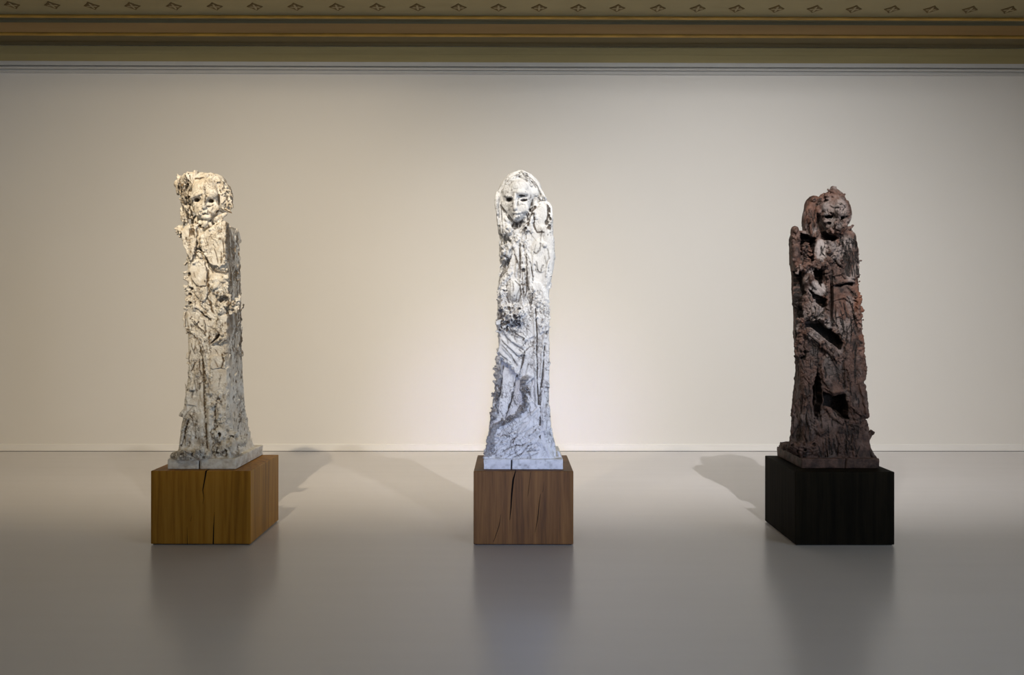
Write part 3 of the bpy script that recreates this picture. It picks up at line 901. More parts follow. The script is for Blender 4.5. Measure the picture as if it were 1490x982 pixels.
# ---------------------------------------------------------------- left statue
M_CLAY_L = clay_mat('creamy_slip', (.79,.755,.69), (.62,.55,.455), (.04,.027,.016), (.25,.175,.105))
FACE, BODY, LOW = (250,240,.10183), (250,340,.16304), (250,500,.19337)
LROWS = [(300,285,331,5.80,6.0),(322,267,331,5.74,5.98),(335,263,331,5.735,5.995),(352,267,331,5.73,6.0),(372,271,331.5,5.73,6.0),(400,271,331.5,5.725,6.01),(430,271.5,331,5.725,6.02),
         (460,269,331,5.72,6.03),(480,271.5,332,5.72,6.03),(515,272.5,332,5.715,6.03),(550,272,331.5,5.71,6.05),(580,268,331.5,5.71,6.08),
         (610,264.5,332,5.70,6.11),(640,260,333,5.69,6.15),(660,257.5,335,5.68,6.20),(672,255,338,5.675,6.23)]
def build_left():
    root = empty('clay_statue', ((-2.337-1.874)/2, 5.95, .4998))
    tag(root, 'cream clay statue with the tufted hair and hollow eyes on the golden oak pedestal', 'statue')
    base_slab(root, -2.337,-1.874,5.645,6.262,.4998,.5745, M_CLAY_L, 5,
              [([(290.5,664),(290.3,672),(289.8,686)],[6,6,7])])
    c = Clay((-2.45,5.55,.562),(-1.78,6.30,2.56), seed=11)
    c.y0 = 5.73
    c.column(LROWS, r=.03, top=326)
    # back shoulder block, set behind the chest panel
    c.z(*BODY)
    R = c.rng
    # ---- chest: two smooth panels with an open seam
    c.slab([(85,-20),(150,-65),(215,-40),(228,60),(215,190),(170,250),(150,190),(110,110)], 26, 60, 8)
    c.slab([(265,30),(330,-30),(420,-75),(478,-110),(492,-60),(492,150),(485,290),(440,300),(380,290),(330,230),(285,160)], 34, 70, 6)
    c.C([(232,-40),(232,60),(222,180),(215,240)], [4,6,6,4], 2, cut=True, stain=.7, wob=3)
    c.cut_to([(225,130),(262,118),(292,150),(300,180),(262,195),(232,175)], 25, 8, .4)
    c.crumbs([(225,40),(270,40),(300,130),(240,240),(225,240)], 22, 5, 12)
    c.strands([(400,40),(480,20),(485,280),(400,280)], 9, 4, 110, 3, 6, 3)
    c.strands([(400,40),(485,20),(488,280),(400,280)], 5, 4, 120, 2.5, 3.5, 2, cut=True, stain=.7)
    # shadowed hem under the right panel
    c.cut_to([(300,200),(345,262),(380,318),(440,345),(505,350),(505,378),(440,372),(372,352),(330,305)], 22, 8, .2)
    c.crumbs([(360,285),(490,290),(490,330),(380,330)], 20, 5, 10)
    # ---- grey rounded plate and the belly
    c.slab([(180,265),(235,245),(300,260),(318,330),(320,470),(262,478),(215,445),(180,400),(165,330)], 20, 50, 9)
    c.slab([(200,480),(318,476),(325,550),(300,610),(250,600),(215,540)], 14, 40, 6)
    c.C([(185,270),(235,242),(300,250)], [5,8,5], 10, wob=4)
    c.C([(255,478),(320,468)], [5,4], 3, cut=True, stain=.9)
    c.C([(325,330),(330,480),(340,520),(318,560),(350,640),(360,700)], [5,6,7,5,7,5], 1, cut=True, stain=.8, wob=5)
    c.C([(200,650),(260,690),(310,740),(350,772)], [4,7,7,4], 1, cut=True, stain=.9, wob=4)
    c.C([(195,640),(255,672),(310,720),(345,752)], [5,9,9,6], 10, wob=4)
    c.C([(255,560),(270,640),(320,690)], [5,8,5], 6, wob=4)
    # crumbly patch and bowl on the right
    c.slab([(345,365),(420,350),(505,400),(510,520),(430,560),(360,520)], 16, 40, 10)
    c.crumbs([(345,360),(500,390),(515,520),(420,560),(350,500)], 60, 5, 13)
    c.C([(415,590),(440,552),(490,545),(525,560),(525,600)], [7,11,12,11,7], 10)
    c.cut_to([(425,600),(440,562),(500,558),(520,580),(510,610),(470,640),(440,630)], 40, 8, .3)
    c.crumbs([(400,610),(600,590),(600,690),(420,720),(395,680)], 55, 5, 14)
    c.slab([(420,735),(500,730),(505,960),(430,980),(400,860)], 12, 50, 10)
    # left edge: pointed flakes and small caves
    for (u,v,a,l) in ((140,340,70,46),(150,375,60,50),(135,470,75,44),(140,500,60,36),(150,545,90,34),(155,630,70,46),(120,40,60,40),(90,20,70,36),(130,250,40,40),(105,740,10,40),(110,800,0,40)):
        c.B(u,v,9,l,9,-12,rot=a,k=5,r=3)
    for (u,v,ru,rv) in ((165,498,28,16),(155,552,26,20),(160,625,24,12),(150,365,16,16)):
        c.E(u,v,ru,rv,26,0,rot=-25,k=4,cut=True,stain=.7)
    c.crumbs([(110,400),(200,440),(210,680),(120,690)], 40, 4, 11)
    # ---- lower front
    c.z(*LOW)
    # scratched flakes on the left flank
    c.z(*BODY)
    for (u0,v0,u1,v1) in ((150,870,215,930),(240,830,300,905),(200,800,240,780),(130,900,150,860),(280,760,300,880),(180,760,240,840),(120,840,160,880)):
        c.C([(u0,v0),((u0+u1)/2+6,(v0+v1)/2-6),(u1,v1)], [3,7,3], 3, flat=.7)
        c.C([(u0+5,v0+9),((u0+u1)/2+11,(v0+v1)/2+4),(u1+3,v1+8)], [2,3.5,2], 0, k=3, cut=True, stain=.9)
    # the arrow-shaped fold
    c.cut_to([(360,945),(392,900),(425,872),(445,900),(425,925),(395,960),(372,985)], 30, 8, .5)
    c.C([(358,965),(390,912),(420,872),(450,905)], [5,9,10,6], 8)
    c.C([(365,985),(420,955),(480,930)], [6,10,6], 10)
    c.C([(430,985),(490,935),(470,900)], [5,8,6], 5)
    c.z(*LOW)
    c.slab([(300,100),(345,85),(415,95),(420,185),(300,190)], 16, 40, 6)
    c.C([(375,80),(390,130),(375,180)], [2.5,3.5,2.5], 0, k=3, cut=True, stain=.9)
    c.C([(300,192),(420,186)], [2.5,3], 0, k=3, cut=True, stain=.5)
    c.slab([(300,192),(422,188),(425,420),(420,680),(385,690),(375,420),(300,360)], 8, 50, 12)
    c.C([(235,60),(238,160),(248,260),(246,360),(250,470),(256,590),(262,680),(268,790)], [5,7,8,7,8,7,7,5], 0, k=5, cut=True, stain=.9, wob=2)
    c.C([(215,-10),(250,80),(262,200),(272,330),(278,420)], [7,9,8,9,7], 6, wob=4)
    c.C([(275,420),(290,540),(282,640),(295,760),(300,830)], [9,12,12,12,8], 6, wob=4)
    c.C([(345,410),(330,500),(325,600),(318,720)], [7,8,7,6], 0, k=5, cut=True, stain=.9, wob=3)
    c.C([(360,395),(340,440),(365,500),(355,570)], [5,9,9,6], 8, wob=4)
    c.E(345,420,18,34,20,0,rot=-30,k=5,cut=True,stain=.5)
    c.crumbs([(250,240),(300,240),(310,620),(250,600)], 70, 4, 10)
    c.crumbs([(310,370),(380,380),(375,640),(310,640)], 35, 4, 11)
    # left flank plates
    for (u,v,hu,hv,a) in ((125,95,14,24,8),(125,145,12,12,20),(195,215,12,28,5),(155,325,20,26,0),(110,525,34,38,30),(150,430,44,34,10),(125,390,16,20,0)):
        c.B(u,v,hu,hv,7,2,rot=a,k=5,r=3,tilt=8)
    c.strands([(120,10),(230,20),(235,600),(100,600)], 26, 2, 90, 3, 6, 4, spread=12)
    c.strands([(120,10),(230,20),(235,600),(100,600)], 14, 2, 80, 2, 3, 2, cut=True, stain=.8)
    c.C([(140,540),(105,640),(80,740),(60,810)], [5,8,8,5], 0, k=5, cut=True, stain=.9, wob=3)
    c.C([(120,560),(90,650),(70,760)], [6,10,8], 6, wob=4)
    c.C([(155,560),(130,650),(115,760)], [6,9,8], 5, wob=4)
    c.slab([(150,520),(240,520),(250,780),(150,790),(130,680)], 10, 40, 14)
    c.E(190,720,34,44,12,4,k=14,cut=True,stain=.3)
    # foot mounds
    c.part('body')
    c.E(150,840,150,45,60,10,k=20)
    c.E(60,868,70,28,50,0,k=16,ab=5.70)
    c.crumbs([(0,860),(60,820),(120,790),(270,790),(300,850),(180,880),(30,890)], 90, 5, 14)
    c.strands([(20,830),(280,795),(270,870),(40,885)], 26, 70, 80, 3, 6, 4, spread=25)
    c.pits([(40,830),(280,800),(270,870),(60,880)], 26, 3, 7)
    for (u,v,ru,rv,d) in ((355,690,46,50,12),(445,690,44,34,14),(400,790,42,52,16),(345,810,20,50,10),(455,770,30,60,6),(520,735,44,40,0),(430,830,30,40,10)):
        c.E(u,v,ru,rv,26,d-8,k=10)
    for (u,v,ru,rv) in ((400,825,20,30),(350,690,16,24),(445,705,22,12),(340,815,7,34)):
        c.E(u,v,ru,rv,24,2,k=5,cut=True,stain=.8)
    c.crumbs([(300,640),(480,640),(520,840),(300,860)], 70, 4, 12)
    # right side: rough ropes down the back edge and lumps at the foot
    c.side_bits(1,(335,640),110,5,13,(.02,.30),-3,stretch=4)
    c.side_bits(1,(335,640),60,3,7,(.02,.30),0,cut=True,stain=.7,stretch=4)
    c.side_bits(1,(335,520),80,5,13,(.18,.30),-2,stretch=4)
    c.side_bits(1,(335,520),70,4,9,(.10,.30),0,cut=True,stain=.9,stretch=4)
    c.side_bits(1,(600,668),120,5,13,(.05,.5),-2)
    c.side_bits(1,(540,668),60,4,9,(.1,.5),0,cut=True,stain=.7)
    c.side_bits(-1,(335,668),120,4,11,(.0,.4),-2)
    # scratches and pin-holes all over the front
    c.z(*BODY)
    c.strands([(110,0),(490,0),(490,980),(110,980)],34,10,70,2.0,2.8,2,cut=True,stain=.45,spread=35)
    c.pits([(110,0),(490,0),(490,980),(110,980)],26,2.2,4,stain=.7)
    c.crumbs([(110,0),(490,0),(490,980),(110,980)],60,3.5,7)
    c.z(*LOW)
    c.strands([(100,50),(420,50),(480,800),(60,800)],34,3,80,2.0,2.8,2,cut=True,stain=.5,spread=20)
    c.pits([(100,50),(420,50),(480,800),(60,800)],20,2.2,4,stain=.7)
    # ---- head
    c.z(*FACE)
    c.y0 = 5.76
    c.part('body')
    c.E(440,830,210,170,80,-60,ab=5.82,k=30)
    c.part('hair')
    c.E(480,420,290,290,110,0,ab=5.86,k=25)
    c.E(430,230,230,110,90,0,ab=5.85,k=20)
    c.E(600,260,170,130,90,0,ab=5.84,k=20)
    c.E(745,480,120,220,85,0,ab=5.83,k=20)
    c.E(190,290,110,140,70,0,ab=5.84,k=20)
    for (u,v,ru,rv,a) in ((110,320,46,120,10),(75,270,40,60,20),(190,230,50,100,0),(260,200,60,80,-20),(340,160,110,36,90),(290,150,60,40,0),(170,430,50,70,0),(190,520,40,60,0),(180,640,50,70,20),(200,720,60,80,0),(165,730,30,90,0),(255,640,40,60,0)):
        c.E(u,v,ru,rv,36,0,rot=a,ab=5.82 if u < 230 else 5.79,k=8)
    c.strands([(60,220),(300,140),(300,420),(200,620),(120,500)], 60, 12, 150, 5, 10, 4, d=2)
    c.strands([(60,220),(300,140),(300,420),(200,620),(120,500)], 46, 10, 140, 3, 6, 3, cut=True, stain=.45)
    c.strands([(150,600),(300,620),(300,800),(140,800)], 28, 20, 90, 4, 8, 4, d=2)
    c.strands([(150,600),(300,620),(300,800),(140,800)], 22, 20, 90, 3, 5, 3, cut=True, stain=.45)
    c.pits([(120,400),(260,260),(250,560),(140,560)], 26, 5, 11, stain=.45)
    # waves on the right-hand hair
    for pts in ([(680,300),(720,330),(750,270),(720,210)],[(700,420),(760,400),(800,440),(850,450)],[(760,360),(830,380),(865,470)],[(800,580),(850,530),(865,600),(830,650)],[(720,620),(800,660),(860,690)],[(600,150),(660,190),(690,250)],[(480,150),(560,130),(620,150)],[(760,480),(800,540),(790,610)],[(440,190),(520,150),(600,170)]):
        c.C(pts,[4,8,8,4][:len(pts)] if len(pts)==4 else [5,9,5],4,k=5,wob=5)
    for pts in ([(670,320),(720,300),(740,250)],[(740,410),(790,410),(820,380)],[(810,570),(840,540)],[(740,630),(800,665),(860,690)],[(640,240),(680,330),(700,400)]):
        c.C(pts,[3.5]*len(pts),0,k=3,cut=True,stain=.9,wob=3)
    c.crumbs([(620,180),(760,250),(860,480),(850,680),(720,620),(700,400)], 30, 5, 11)
    c.C([(270,340),(360,270),(450,240),(560,270),(640,340)], [8,12,12,12,8], 4, k=8, wob=4)
    c.C([(340,200),(430,195),(480,200)], [5,7,4], 0, k=4, cut=True, stain=.9)
    c.C([(480,270),(560,275),(610,325)], [5,8,4], 2, k=4, cut=True, stain=.9)
    # face
    c.part('face')
    c.E(490,500,205,300,90,0,ab=5.775,k=10,tilt=-6)
    c.E(500,690,140,125,62,0,ab=5.752,k=25)
    c.E(550,390,110,70,22,-6,rot=18,k=14)                       # right forehead pad
    c.E(350,440,100,46,20,-4,rot=-28,k=14)                      # left brow pad
    c.E(580,620,90,90,22,-14,k=18)                            # right cheek
    c.E(385,630,70,110,22,-14,rot=12,k=18)                      # left cheek
    c.E(352,505,70,48,20,0,k=10,cut=True,rot=-10)
    c.E(555,520,72,46,18,0,k=10,cut=True,rot=5)
    c.C([(290,480),(340,440),(430,410)],[5,8,6],2,k=6)
    c.C([(480,440),(540,455),(640,500)],[5,8,5],2,k=6)
    c.C([(470,330),(458,420),(475,520),(455,590)],[4,6,8,9],9,k=7)
    c.E(466,604,34,22,12,4,k=6)
    c.C([(480,430),(470,540)],[2.5,3],0,k=3,cut=True,stain=.8)
    c.E(362,508,34,26,22,0,k=4,cut=True,stain=1)
    c.E(562,522,36,25,22,0,k=4,cut=True,stain=1)
    c.E(520,600,34,14,12,0,k=4,cut=True,stain=.5)
    c.C([(510,560),(570,580),(600,560)],[3,6,3],4,k=4)
    c.C([(400,550),(430,580)],[3,3],0,k=3,cut=True,stain=.8)
    c.C([(440,690),(490,670),(540,700),(580,720)],[4,7,8,5],4,k=6)
    c.C([(440,715),(490,695),(540,722),(575,740)],[3,5,5,3],0,k=3,cut=True,stain=.9)
    c.E(500,750,75,34,18,2,k=10)
    c.C([(370,780),(430,775),(500,800),(560,790),(620,740)],[4,6,7,6,4],0,k=5,cut=True,stain=.9)
    c.C([(672,430),(672,560),(650,670),(600,750)],[4,6,7,5],0,k=4,cut=True,stain=.8)
    c.C([(300,520),(300,600),(310,650)],[4,5,4],0,k=4,cut=True,stain=.8)
    c.C([(462,320),(462,360)],[2.5,2.5],0,k=3,cut=True,stain=.9)
    c.crumbs([(330,560),(450,560),(470,720),(350,740)],26,3.5,7,k=5)
    c.strands([(320,330),(640,330),(660,560),(600,720),(360,740),(310,560)],14,10,60,1.6,2.2,2,cut=True,stain=.4,spread=50)
    c.strands([(320,330),(640,330),(660,560),(600,720),(360,740),(310,560)],10,30,90,3,4,4,spread=50)
    c.pits([(320,340),(650,340),(660,560),(600,730),(370,750),(310,560)],12,1.9,2.8,stain=.8)
    # neck, beard-like crumbs and collar
    c.part('body')
    c.crumbs([(330,780),(560,800),(540,930),(400,950),(330,880)],60,6,15)
    c.C([(330,820),(400,890),(450,900)],[5,8,5],0,k=4,cut=True,stain=.9)
    c.E(420,880,40,14,20,0,rot=20,k=4,cut=True,stain=.8)
    c.C([(560,870),(640,780),(720,730),(780,710)],[10,14,14,10],6,k=10,wob=6)
    c.C([(550,930),(640,860),(720,790)],[8,10,8],4,k=8,wob=6)
    c.strands([(140,880),(330,820),(340,980),(120,980)],14,8,130,3,6,4)
    c.strands([(220,820),(300,800),(320,980),(240,980)],8,6,120,2.5,4,3,cut=True,stain=.9)
    c.crumbs([(80,880),(140,860),(130,980),(80,980)],26,5,11)
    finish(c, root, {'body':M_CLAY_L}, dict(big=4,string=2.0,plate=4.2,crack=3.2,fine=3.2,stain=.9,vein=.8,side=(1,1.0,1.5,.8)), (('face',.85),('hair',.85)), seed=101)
    return root
build_left()
# ---------------------------------------------------------------- middle statue
M_CLAY_M = clay_mat('bluish_white_slip', (.85,.85,.855), (.72,.72,.73), (.035,.028,.024), (.19,.16,.14))
MFACE, MBODY, MLOW = (710,240,.10183), (710,340,.16304), (660,450,.2445)
MROWS = [(296,735,801,5.80,6.0),(312,727,804.5,5.76,6.02),(335,726.5,804,5.75,6.03),(360,728,802,5.75,6.03),(380,728.5,801,5.745,6.03),(400,727,798.5,5.745,6.04),
         (418,724.5,799,5.74,6.04),(440,724,798.5,5.74,6.04),(470,723,799,5.735,6.04),(490,725.5,799,5.735,6.05),(510,726,799,5.73,6.05),(540,723,799,5.725,6.05),
         (567,722.5,799,5.72,6.06),(587,719,799,5.715,6.07),(606,714.5,800,5.71,6.09),(631,711,800.5,5.70,6.12),(650,708,802,5.69,6.16),(662,705.5,806,5.685,6.19),(672,704.5,809,5.68,6.21)]
def build_middle():
    root = empty('clay_statue', (.078, 5.95, .4998))
    tag(root, 'bluish white clay statue with long straight hair on the brown oak pedestal', 'statue')
    base_slab(root, -.1914,.3474,5.65,6.245,.4998,.5715, M_CLAY_M, 9, [([(745,664),(744.6,672),(744.2,686)],[6,7,6])])
    c = Clay((-.26,5.55,.559),(.40,6.27,2.58), seed=23)
    c.y0 = 5.75
    c.column(MROWS, r=.035, top=306)
    # ---- chest and arm
    c.z(*MBODY)
    c.cut_to([(85,0),(150,0),(200,60),(215,130),(205,235),(185,300),(140,370),(95,420),(80,300)], 60, 14, .45)
    c.E(160,140,60,80,60,0,ab=5.79,k=10)                          # curls between the hollows
    for (u,v) in ((130,120),(165,95),(190,130),(140,165),(175,180),(150,215),(200,190),(120,190),(128,232)):
        c.E(u,v,20,26,22,4,rot=c.rng.uniform(-60,60),k=5)
    for pts in ([(120,110),(150,140),(140,180)],[(170,90),(190,130),(175,170)],[(140,200),(175,215),(200,180)],[(120,235),(150,225),(185,235)]):
        c.C(pts,[4,8,4],5,k=4,wob=4)
        c.C([(p[0]+14,p[1]+4) for p in pts],[3,4,3],0,k=3,cut=True,stain=.7)
    c.cut_to([(85,0),(140,0),(175,40),(170,90),(115,110),(88,80)],70,10,.45)
    c.strands([(90,10),(180,10),(200,110),(110,110)],12,4,90,3,5,3)
    c.strands([(110,240),(210,240),(180,340),(110,380)],12,-8,110,3,5,3)
    # centre strips
    for pts,r in (([(235,-20),(255,120),(275,250),(290,420),(300,560),(310,640)],9),([(270,20),(300,140),(305,260),(320,420),(330,560)],11),([(330,90),(345,200),(365,330),(380,470),(392,620)],12),
                  ([(300,-20),(310,60),(330,110)],9),([(215,60),(245,140),(262,260),(250,380)],8),([(360,180),(375,300),(395,430)],8),([(395,120),(400,260),(405,400)],7)):
        c.C(pts,[r*.6]+[r]*(len(pts)-2)+[r*.6],5,k=7,wob=4)
    for pts in ([(285,90),(288,250),(290,400)],[(340,180),(345,330),(345,450),(335,550)],[(378,250),(398,400),(395,520),(385,640)],[(262,20),(285,100)],[(240,180),(262,260)],[(405,640),(425,760),(430,900),(428,985)]):
        c.C(pts,[3]+[4.5]*(len(pts)-2)+[3],0,k=4,cut=True,stain=.9,wob=4)
    c.E(318,325,14,18,22,0,k=4,cut=True,stain=.8)
    c.crumbs([(225,20),(320,20),(330,110),(230,110)],24,5,11)
    c.pits([(290,250),(350,250),(345,560),(300,520)],16,3,6)
    # arm: shoulder to elbow, with oval panels
    c.part('arm')
    c.C([(478,-60),(505,-20),(530,60),(538,180),(530,300),(518,420)],[30,40,44,42,40,34],-26,k=16,flat=1.0)
    c.slab([(440,60),(500,40),(545,80),(545,200),(520,330),(470,350),(425,330),(410,180)],10,50,12)
    c.E(455,120,55,80,20,-4,k=12,rot=8)
    c.E(505,100,22,24,14,4,k=5)
    c.C([(410,165),(435,180),(460,150),(470,90)],[3,4,4,3],0,k=3,cut=True,stain=.5,wob=5)
    c.C([(430,250),(440,330),(470,350),(490,280)],[3,4,4,3],0,k=3,cut=True,stain=.5,wob=5)
    c.C([(530,130),(545,220),(520,300),(540,330)],[4,6,6,4],0,k=4,cut=True,stain=.45,wob=5)
    c.C([(545,240),(530,290),(520,380)],[6,9,6],6,k=5)
    c.C([(445,450),(490,550),(520,600)],[3,5,4],0,k=4,cut=True,stain=.5,wob=5)
    c.C([(455,440),(500,540),(530,590)],[5,9,6],6,k=6)
    c.part('body')
    c.slab([(400,430),(470,440),(520,600),(545,700),(540,820),(440,830),(415,700)],10,50,10)
    c.crumbs([(430,480),(545,480),(548,860),(440,870)],50,4,12)
    c.E(548,455,18,40,30,0,ab=5.80,k=8)
    c.C([(390,450),(410,500),(395,520)],[6,9,6],6,k=5)
    # breast
    c.E(225,510,66,110,58,-22,k=16,rot=-4)
    c.C([(100,480),(150,410),(210,340)],[8,14,10],2,k=8)
    c.C([(170,430),(160,540),(190,620)],[3,4,3],0,k=4,cut=True,stain=.7)
    c.C([(240,420),(285,460),(295,540),(270,610)],[3,4,4,3],0,k=3,cut=True,stain=.7)
    c.E(132,515,20,24,20,0,k=5,cut=True,stain=.7)
    c.crumbs([(95,480),(155,480),(170,640),(95,640)],36,5,12)
    # rough posy held at the waist
    c.E(205,720,105,95,60,-20,k=14)
    c.E(130,800,60,70,50,-20,k=14)
    c.crumbs([(130,640),(260,640),(310,720),(300,800),(240,850),(100,900),(85,780)],130,6,16,k=4)
    for _ in range(26):
        u = c.rng.uniform(130,290); v = c.rng.uniform(650,830); a = c.rng.uniform(0,6.28)
        c.C([(u,v),(u+30*math.cos(a),v+30*math.sin(a)),(u+46*math.cos(a+.7),v+46*math.sin(a+.7))],[4,7,3],5,k=3)
    c.pits([(120,650),(290,650),(300,820),(100,880)],46,5,10,stain=.8,stretch=1.6)
    c.cut_to([(85,690),(125,680),(130,760),(90,770)],30,8,.5)
    # smooth belly
    c.slab([(320,650),(400,640),(420,760),(425,900),(330,960),(260,860),(310,800)],10,50,16)
    # ---- drapery
    c.z(*MLOW)
    c.part('drapery')
    c.slab([(280,150),(330,120),(420,160),(428,300),(388,385),(350,340),(262,262)],18,46,12)
    for pts,r in (([(270,160),(320,215),(380,260),(425,268)],14),([(275,190),(320,250),(390,330)],13),([(300,130),(350,190),(420,225)],12),([(262,240),(310,290),(380,365)],14),([(340,110),(390,155),(430,175)],10)):
        c.C(pts,[r*.7]+[r]*(len(pts)-2)+[r*.6],0,k=10,wob=3)
    for pts in ([(280,180),(330,235),(390,285)],[(290,215),(340,275),(380,335)],[(320,170),(370,215),(415,240)],[(270,260),(330,315),(375,365)],[(360,140),(420,175)]):
        c.C(pts,[3]+[6]*(len(pts)-2)+[3],0,k=6,cut=True,stain=.5,wob=2)
    c.crumbs([(262,255),(290,290),(370,345),(395,395),(372,390),(330,350),(255,300)],50,4,10,d=2)
    # leg panel under the hem
    c.part('body')
    c.cut_to([(280,300),(330,345),(372,395),(400,420),(425,560),(400,610),(350,640),(262,680),(255,560),(270,400)],26,12,.15)
    c.slab([(300,330),(345,365),(378,400),(362,460),(320,600),(300,655),(262,672),(272,560),(288,440)],-6,40,10)
    c.slab([(385,410),(415,450),(420,560),(385,610),(325,635),(335,590),(370,470)],-14,40,8)
    c.C([(378,395),(362,460),(335,560),(308,642)],[5,7,7,4],0,k=4,cut=True,stain=.9)
    c.C([(296,340),(282,460),(268,620)],[4,6,4],0,k=4,cut=True,stain=.7)
    # ropes: left cord and curling hem
    c.part('drapery')
    c.C([(262,290),(272,370),(262,470),(248,560),(232,640),(228,680)],[12,13,14,15,14,10],-2,k=7,wob=5,stain=.45)
    c.crumbs([(250,270),(285,300),(275,480),(250,660),(218,650),(240,480)],90,4,9,d=2,stain=.5)
    c.C([(465,395),(430,400),(405,430),(410,490),(430,555),(425,590),(380,630),(320,660),(262,695),(235,720)],[8,13,15,14,16,15,15,14,13,10],6,k=5,wob=6,stain=.5)
    c.crumbs([(400,410),(440,400),(440,580),(390,640),(260,710),(250,685),(370,610),(415,560)],120,4,9,d=4,stain=.55)
    c.C([(400,470),(470,400),(440,385)],[4,6,4],4,k=4)
    c.part('body')
    c.C([(250,690),(225,760),(205,850),(195,890)],[12,14,15,12],-4,k=8,wob=5,stain=.45)
    c.crumbs([(225,690),(262,690),(235,890),(185,890),(205,760)],90,4,10,stain=.5)
    # smooth shin panel above, right grooves
    c.slab([(430,220),(480,210),(492,330),(485,400),(420,440),(405,390)],10,40,14)
    c.C([(425,250),(410,320),(395,390)],[4,6,4],0,k=4,cut=True,stain=.8)
    c.C([(430,245),(455,222),(490,215)],[3,3,3],0,k=3,cut=True,stain=.6)
    c.C([(488,-5),(495,150),(494,300),(498,450),(506,560),(515,600)],[4,6,6,6,6,4],0,k=4,cut=True,stain=.95,wob=2)
    c.C([(478,-5),(485,150),(484,300),(488,450),(496,560)],[5,7,7,7,5],4,k=6,wob=2)
    c.C([(556,130),(538,250),(528,400),(518,520),(515,620),(518,720),(512,800)],[4,6,6,6,6,6,4],0,k=4,cut=True,stain=.95,wob=2)
    c.C([(545,130),(528,250),(518,400)],[5,8,5],5,k=6,wob=2)
    c.slab([(505,10),(565,0),(568,120),(550,130),(505,120)],12,40,8)
    c.slab([(545,150),(568,150),(570,460),(535,470),(540,330)],6,40,8)
    c.C([(500,460),(570,465)],[2.5,2.5],0,k=3,cut=True,stain=.8)
    c.C([(430,560),(470,545),(500,575),(545,580),(572,570)],[3,4,4,4,3],2,k=4)
    c.slab([(525,585),(572,575),(575,690),(560,725),(525,715)],9,40,8)
    c.strands([(430,440),(490,440),(490,560),(440,560)],6,6,70,2,3,4,cut=True,stain=.4)
    c.strands([(430,420),(560,420),(560,700),(420,700)],18,4,80,3,6,4)
    # lower panel, diagonal finger strokes
    c.strands([(300,690),(500,600),(505,800),(260,850)],30,-48,150,4,8,6,spread=14)
    c.strands([(280,700),(500,620),(505,820),(260,860)],18,-48,110,2,3,4,cut=True,stain=.3,spread=16)
    for pts in ([(275,880),(330,835),(400,820),(470,805)],[(290,850),(360,815),(430,800)],[(350,885),(420,850),(510,840)],[(360,890),(400,870),(440,820)],[(310,885),(380,850)],[(440,880),(500,855)],[(250,740),(280,760),(310,745)]):
        c.C(pts,[2]+[3.4]*(len(pts)-2)+[2],0,k=4,cut=True,stain=.55,wob=5)
        c.C([(p[0],p[1]+10) for p in pts],[4]+[7]*(len(pts)-2)+[4],3,k=5,wob=5)
    c.crumbs([(490,760),(520,760),(525,830),(480,840)],20,4,9)
    c.strands([(570,720),(640,880),(560,885),(540,720)],14,12,110,4,8,6,spread=8)
    c.C([(190,885),(300,885),(420,888),(560,888),(640,885)],[6,9,8,9,7],2,k=8,wob=5)
    # sides and silhouette
    c.side_bits(1,(300,480),90,4,11,(.0,.28),-2)
    c.side_bits(1,(480,668),60,3,7,(.0,.4),-1)
    c.side_bits(-1,(330,500),60,4,10,(.0,.28),-2)
    c.side_bits(-1,(500,668),110,4,12,(.0,.4),-2)
    c.part('body')
    c.z(*MBODY)
    c.strands([(90,0),(545,0),(545,980),(90,980)],34,3,100,2.0,2.8,2,cut=True,stain=.45,spread=12)
    c.pits([(90,0),(545,0),(545,980),(90,980)],22,2.2,3.6,stain=.6)
    c.z(*MLOW)
    c.strands([(270,60),(560,60),(570,850),(230,850)],24,2,80,2.0,2.8,2,cut=True,stain=.4,spread=18)
    c.pits([(270,60),(560,60),(570,850),(230,850)],14,2.2,3.2,stain=.6)
    # ---- head
    c.z(*MFACE)
    c.y0 = 5.77
    c.part('hair')
    c.E(440,440,305,350,110,0,ab=5.87,k=25)
    c.E(480,250,170,150,90,0,ab=5.86,k=25)
    c.E(620,400,150,220,90,0,ab=5.87,k=25)
    c.part('body')
    c.E(420,860,220,170,70,0,ab=5.85,k=25)
    c.part('arm')
    c.E(780,640,140,140,70,0,ab=5.83,k=25)
    c.part('hair')
    # hair falling on the left in cords
    for i,pts in enumerate(([(430,110),(260,230),(150,420),(130,600),(150,780),(170,980)],[(440,120),(290,230),(190,400),(165,600),(190,800),(200,980)],[(450,130),(330,220),(215,380),(195,560),(215,760),(240,980)],
                 [(470,95),(560,150),(680,280),(770,420),(830,500)],[(470,105),(560,170),(660,300),(730,420),(770,500)],[(450,120),(560,200),(640,320),(690,430)],[(440,90),(330,160),(240,250),(160,370)],[(480,90),(600,150),(700,290),(800,450)],
                 [(440,140),(360,180),(270,270),(225,380)],[(460,150),(560,220),(620,290)],[(250,700),(300,800),(320,900)],[(240,740),(270,880),(280,980)],[(130,400),(115,560),(140,700)])):
        c.C(pts,[7]+[12]*(len(pts)-2)+[8],6,k=5,wob=6)
    for pts in ([(430,120),(270,240),(165,430),(150,620),(170,980)],[(450,130),(310,240),(205,400),(185,640),(215,980)],[(470,110),(570,170),(660,290),(740,420)],[(560,180),(640,260),(700,300),(760,420)],[(480,130),(560,200),(640,300)],[(520,110),(620,190),(680,270)],[(330,180),(420,140),(500,160)]):
        c.C(pts,[2.6]+[3.6]*(len(pts)-2)+[2.6],0,k=3,cut=True,stain=.5,wob=6)
    c.pits([(420,100),(560,130),(680,260),(560,230),(400,170)],16,3,6,ang=-60)
    # face: narrow chin, tilted a little to the left
    c.part('face')
    c.E(425,430,215,240,80,0,ab=5.785,k=12)
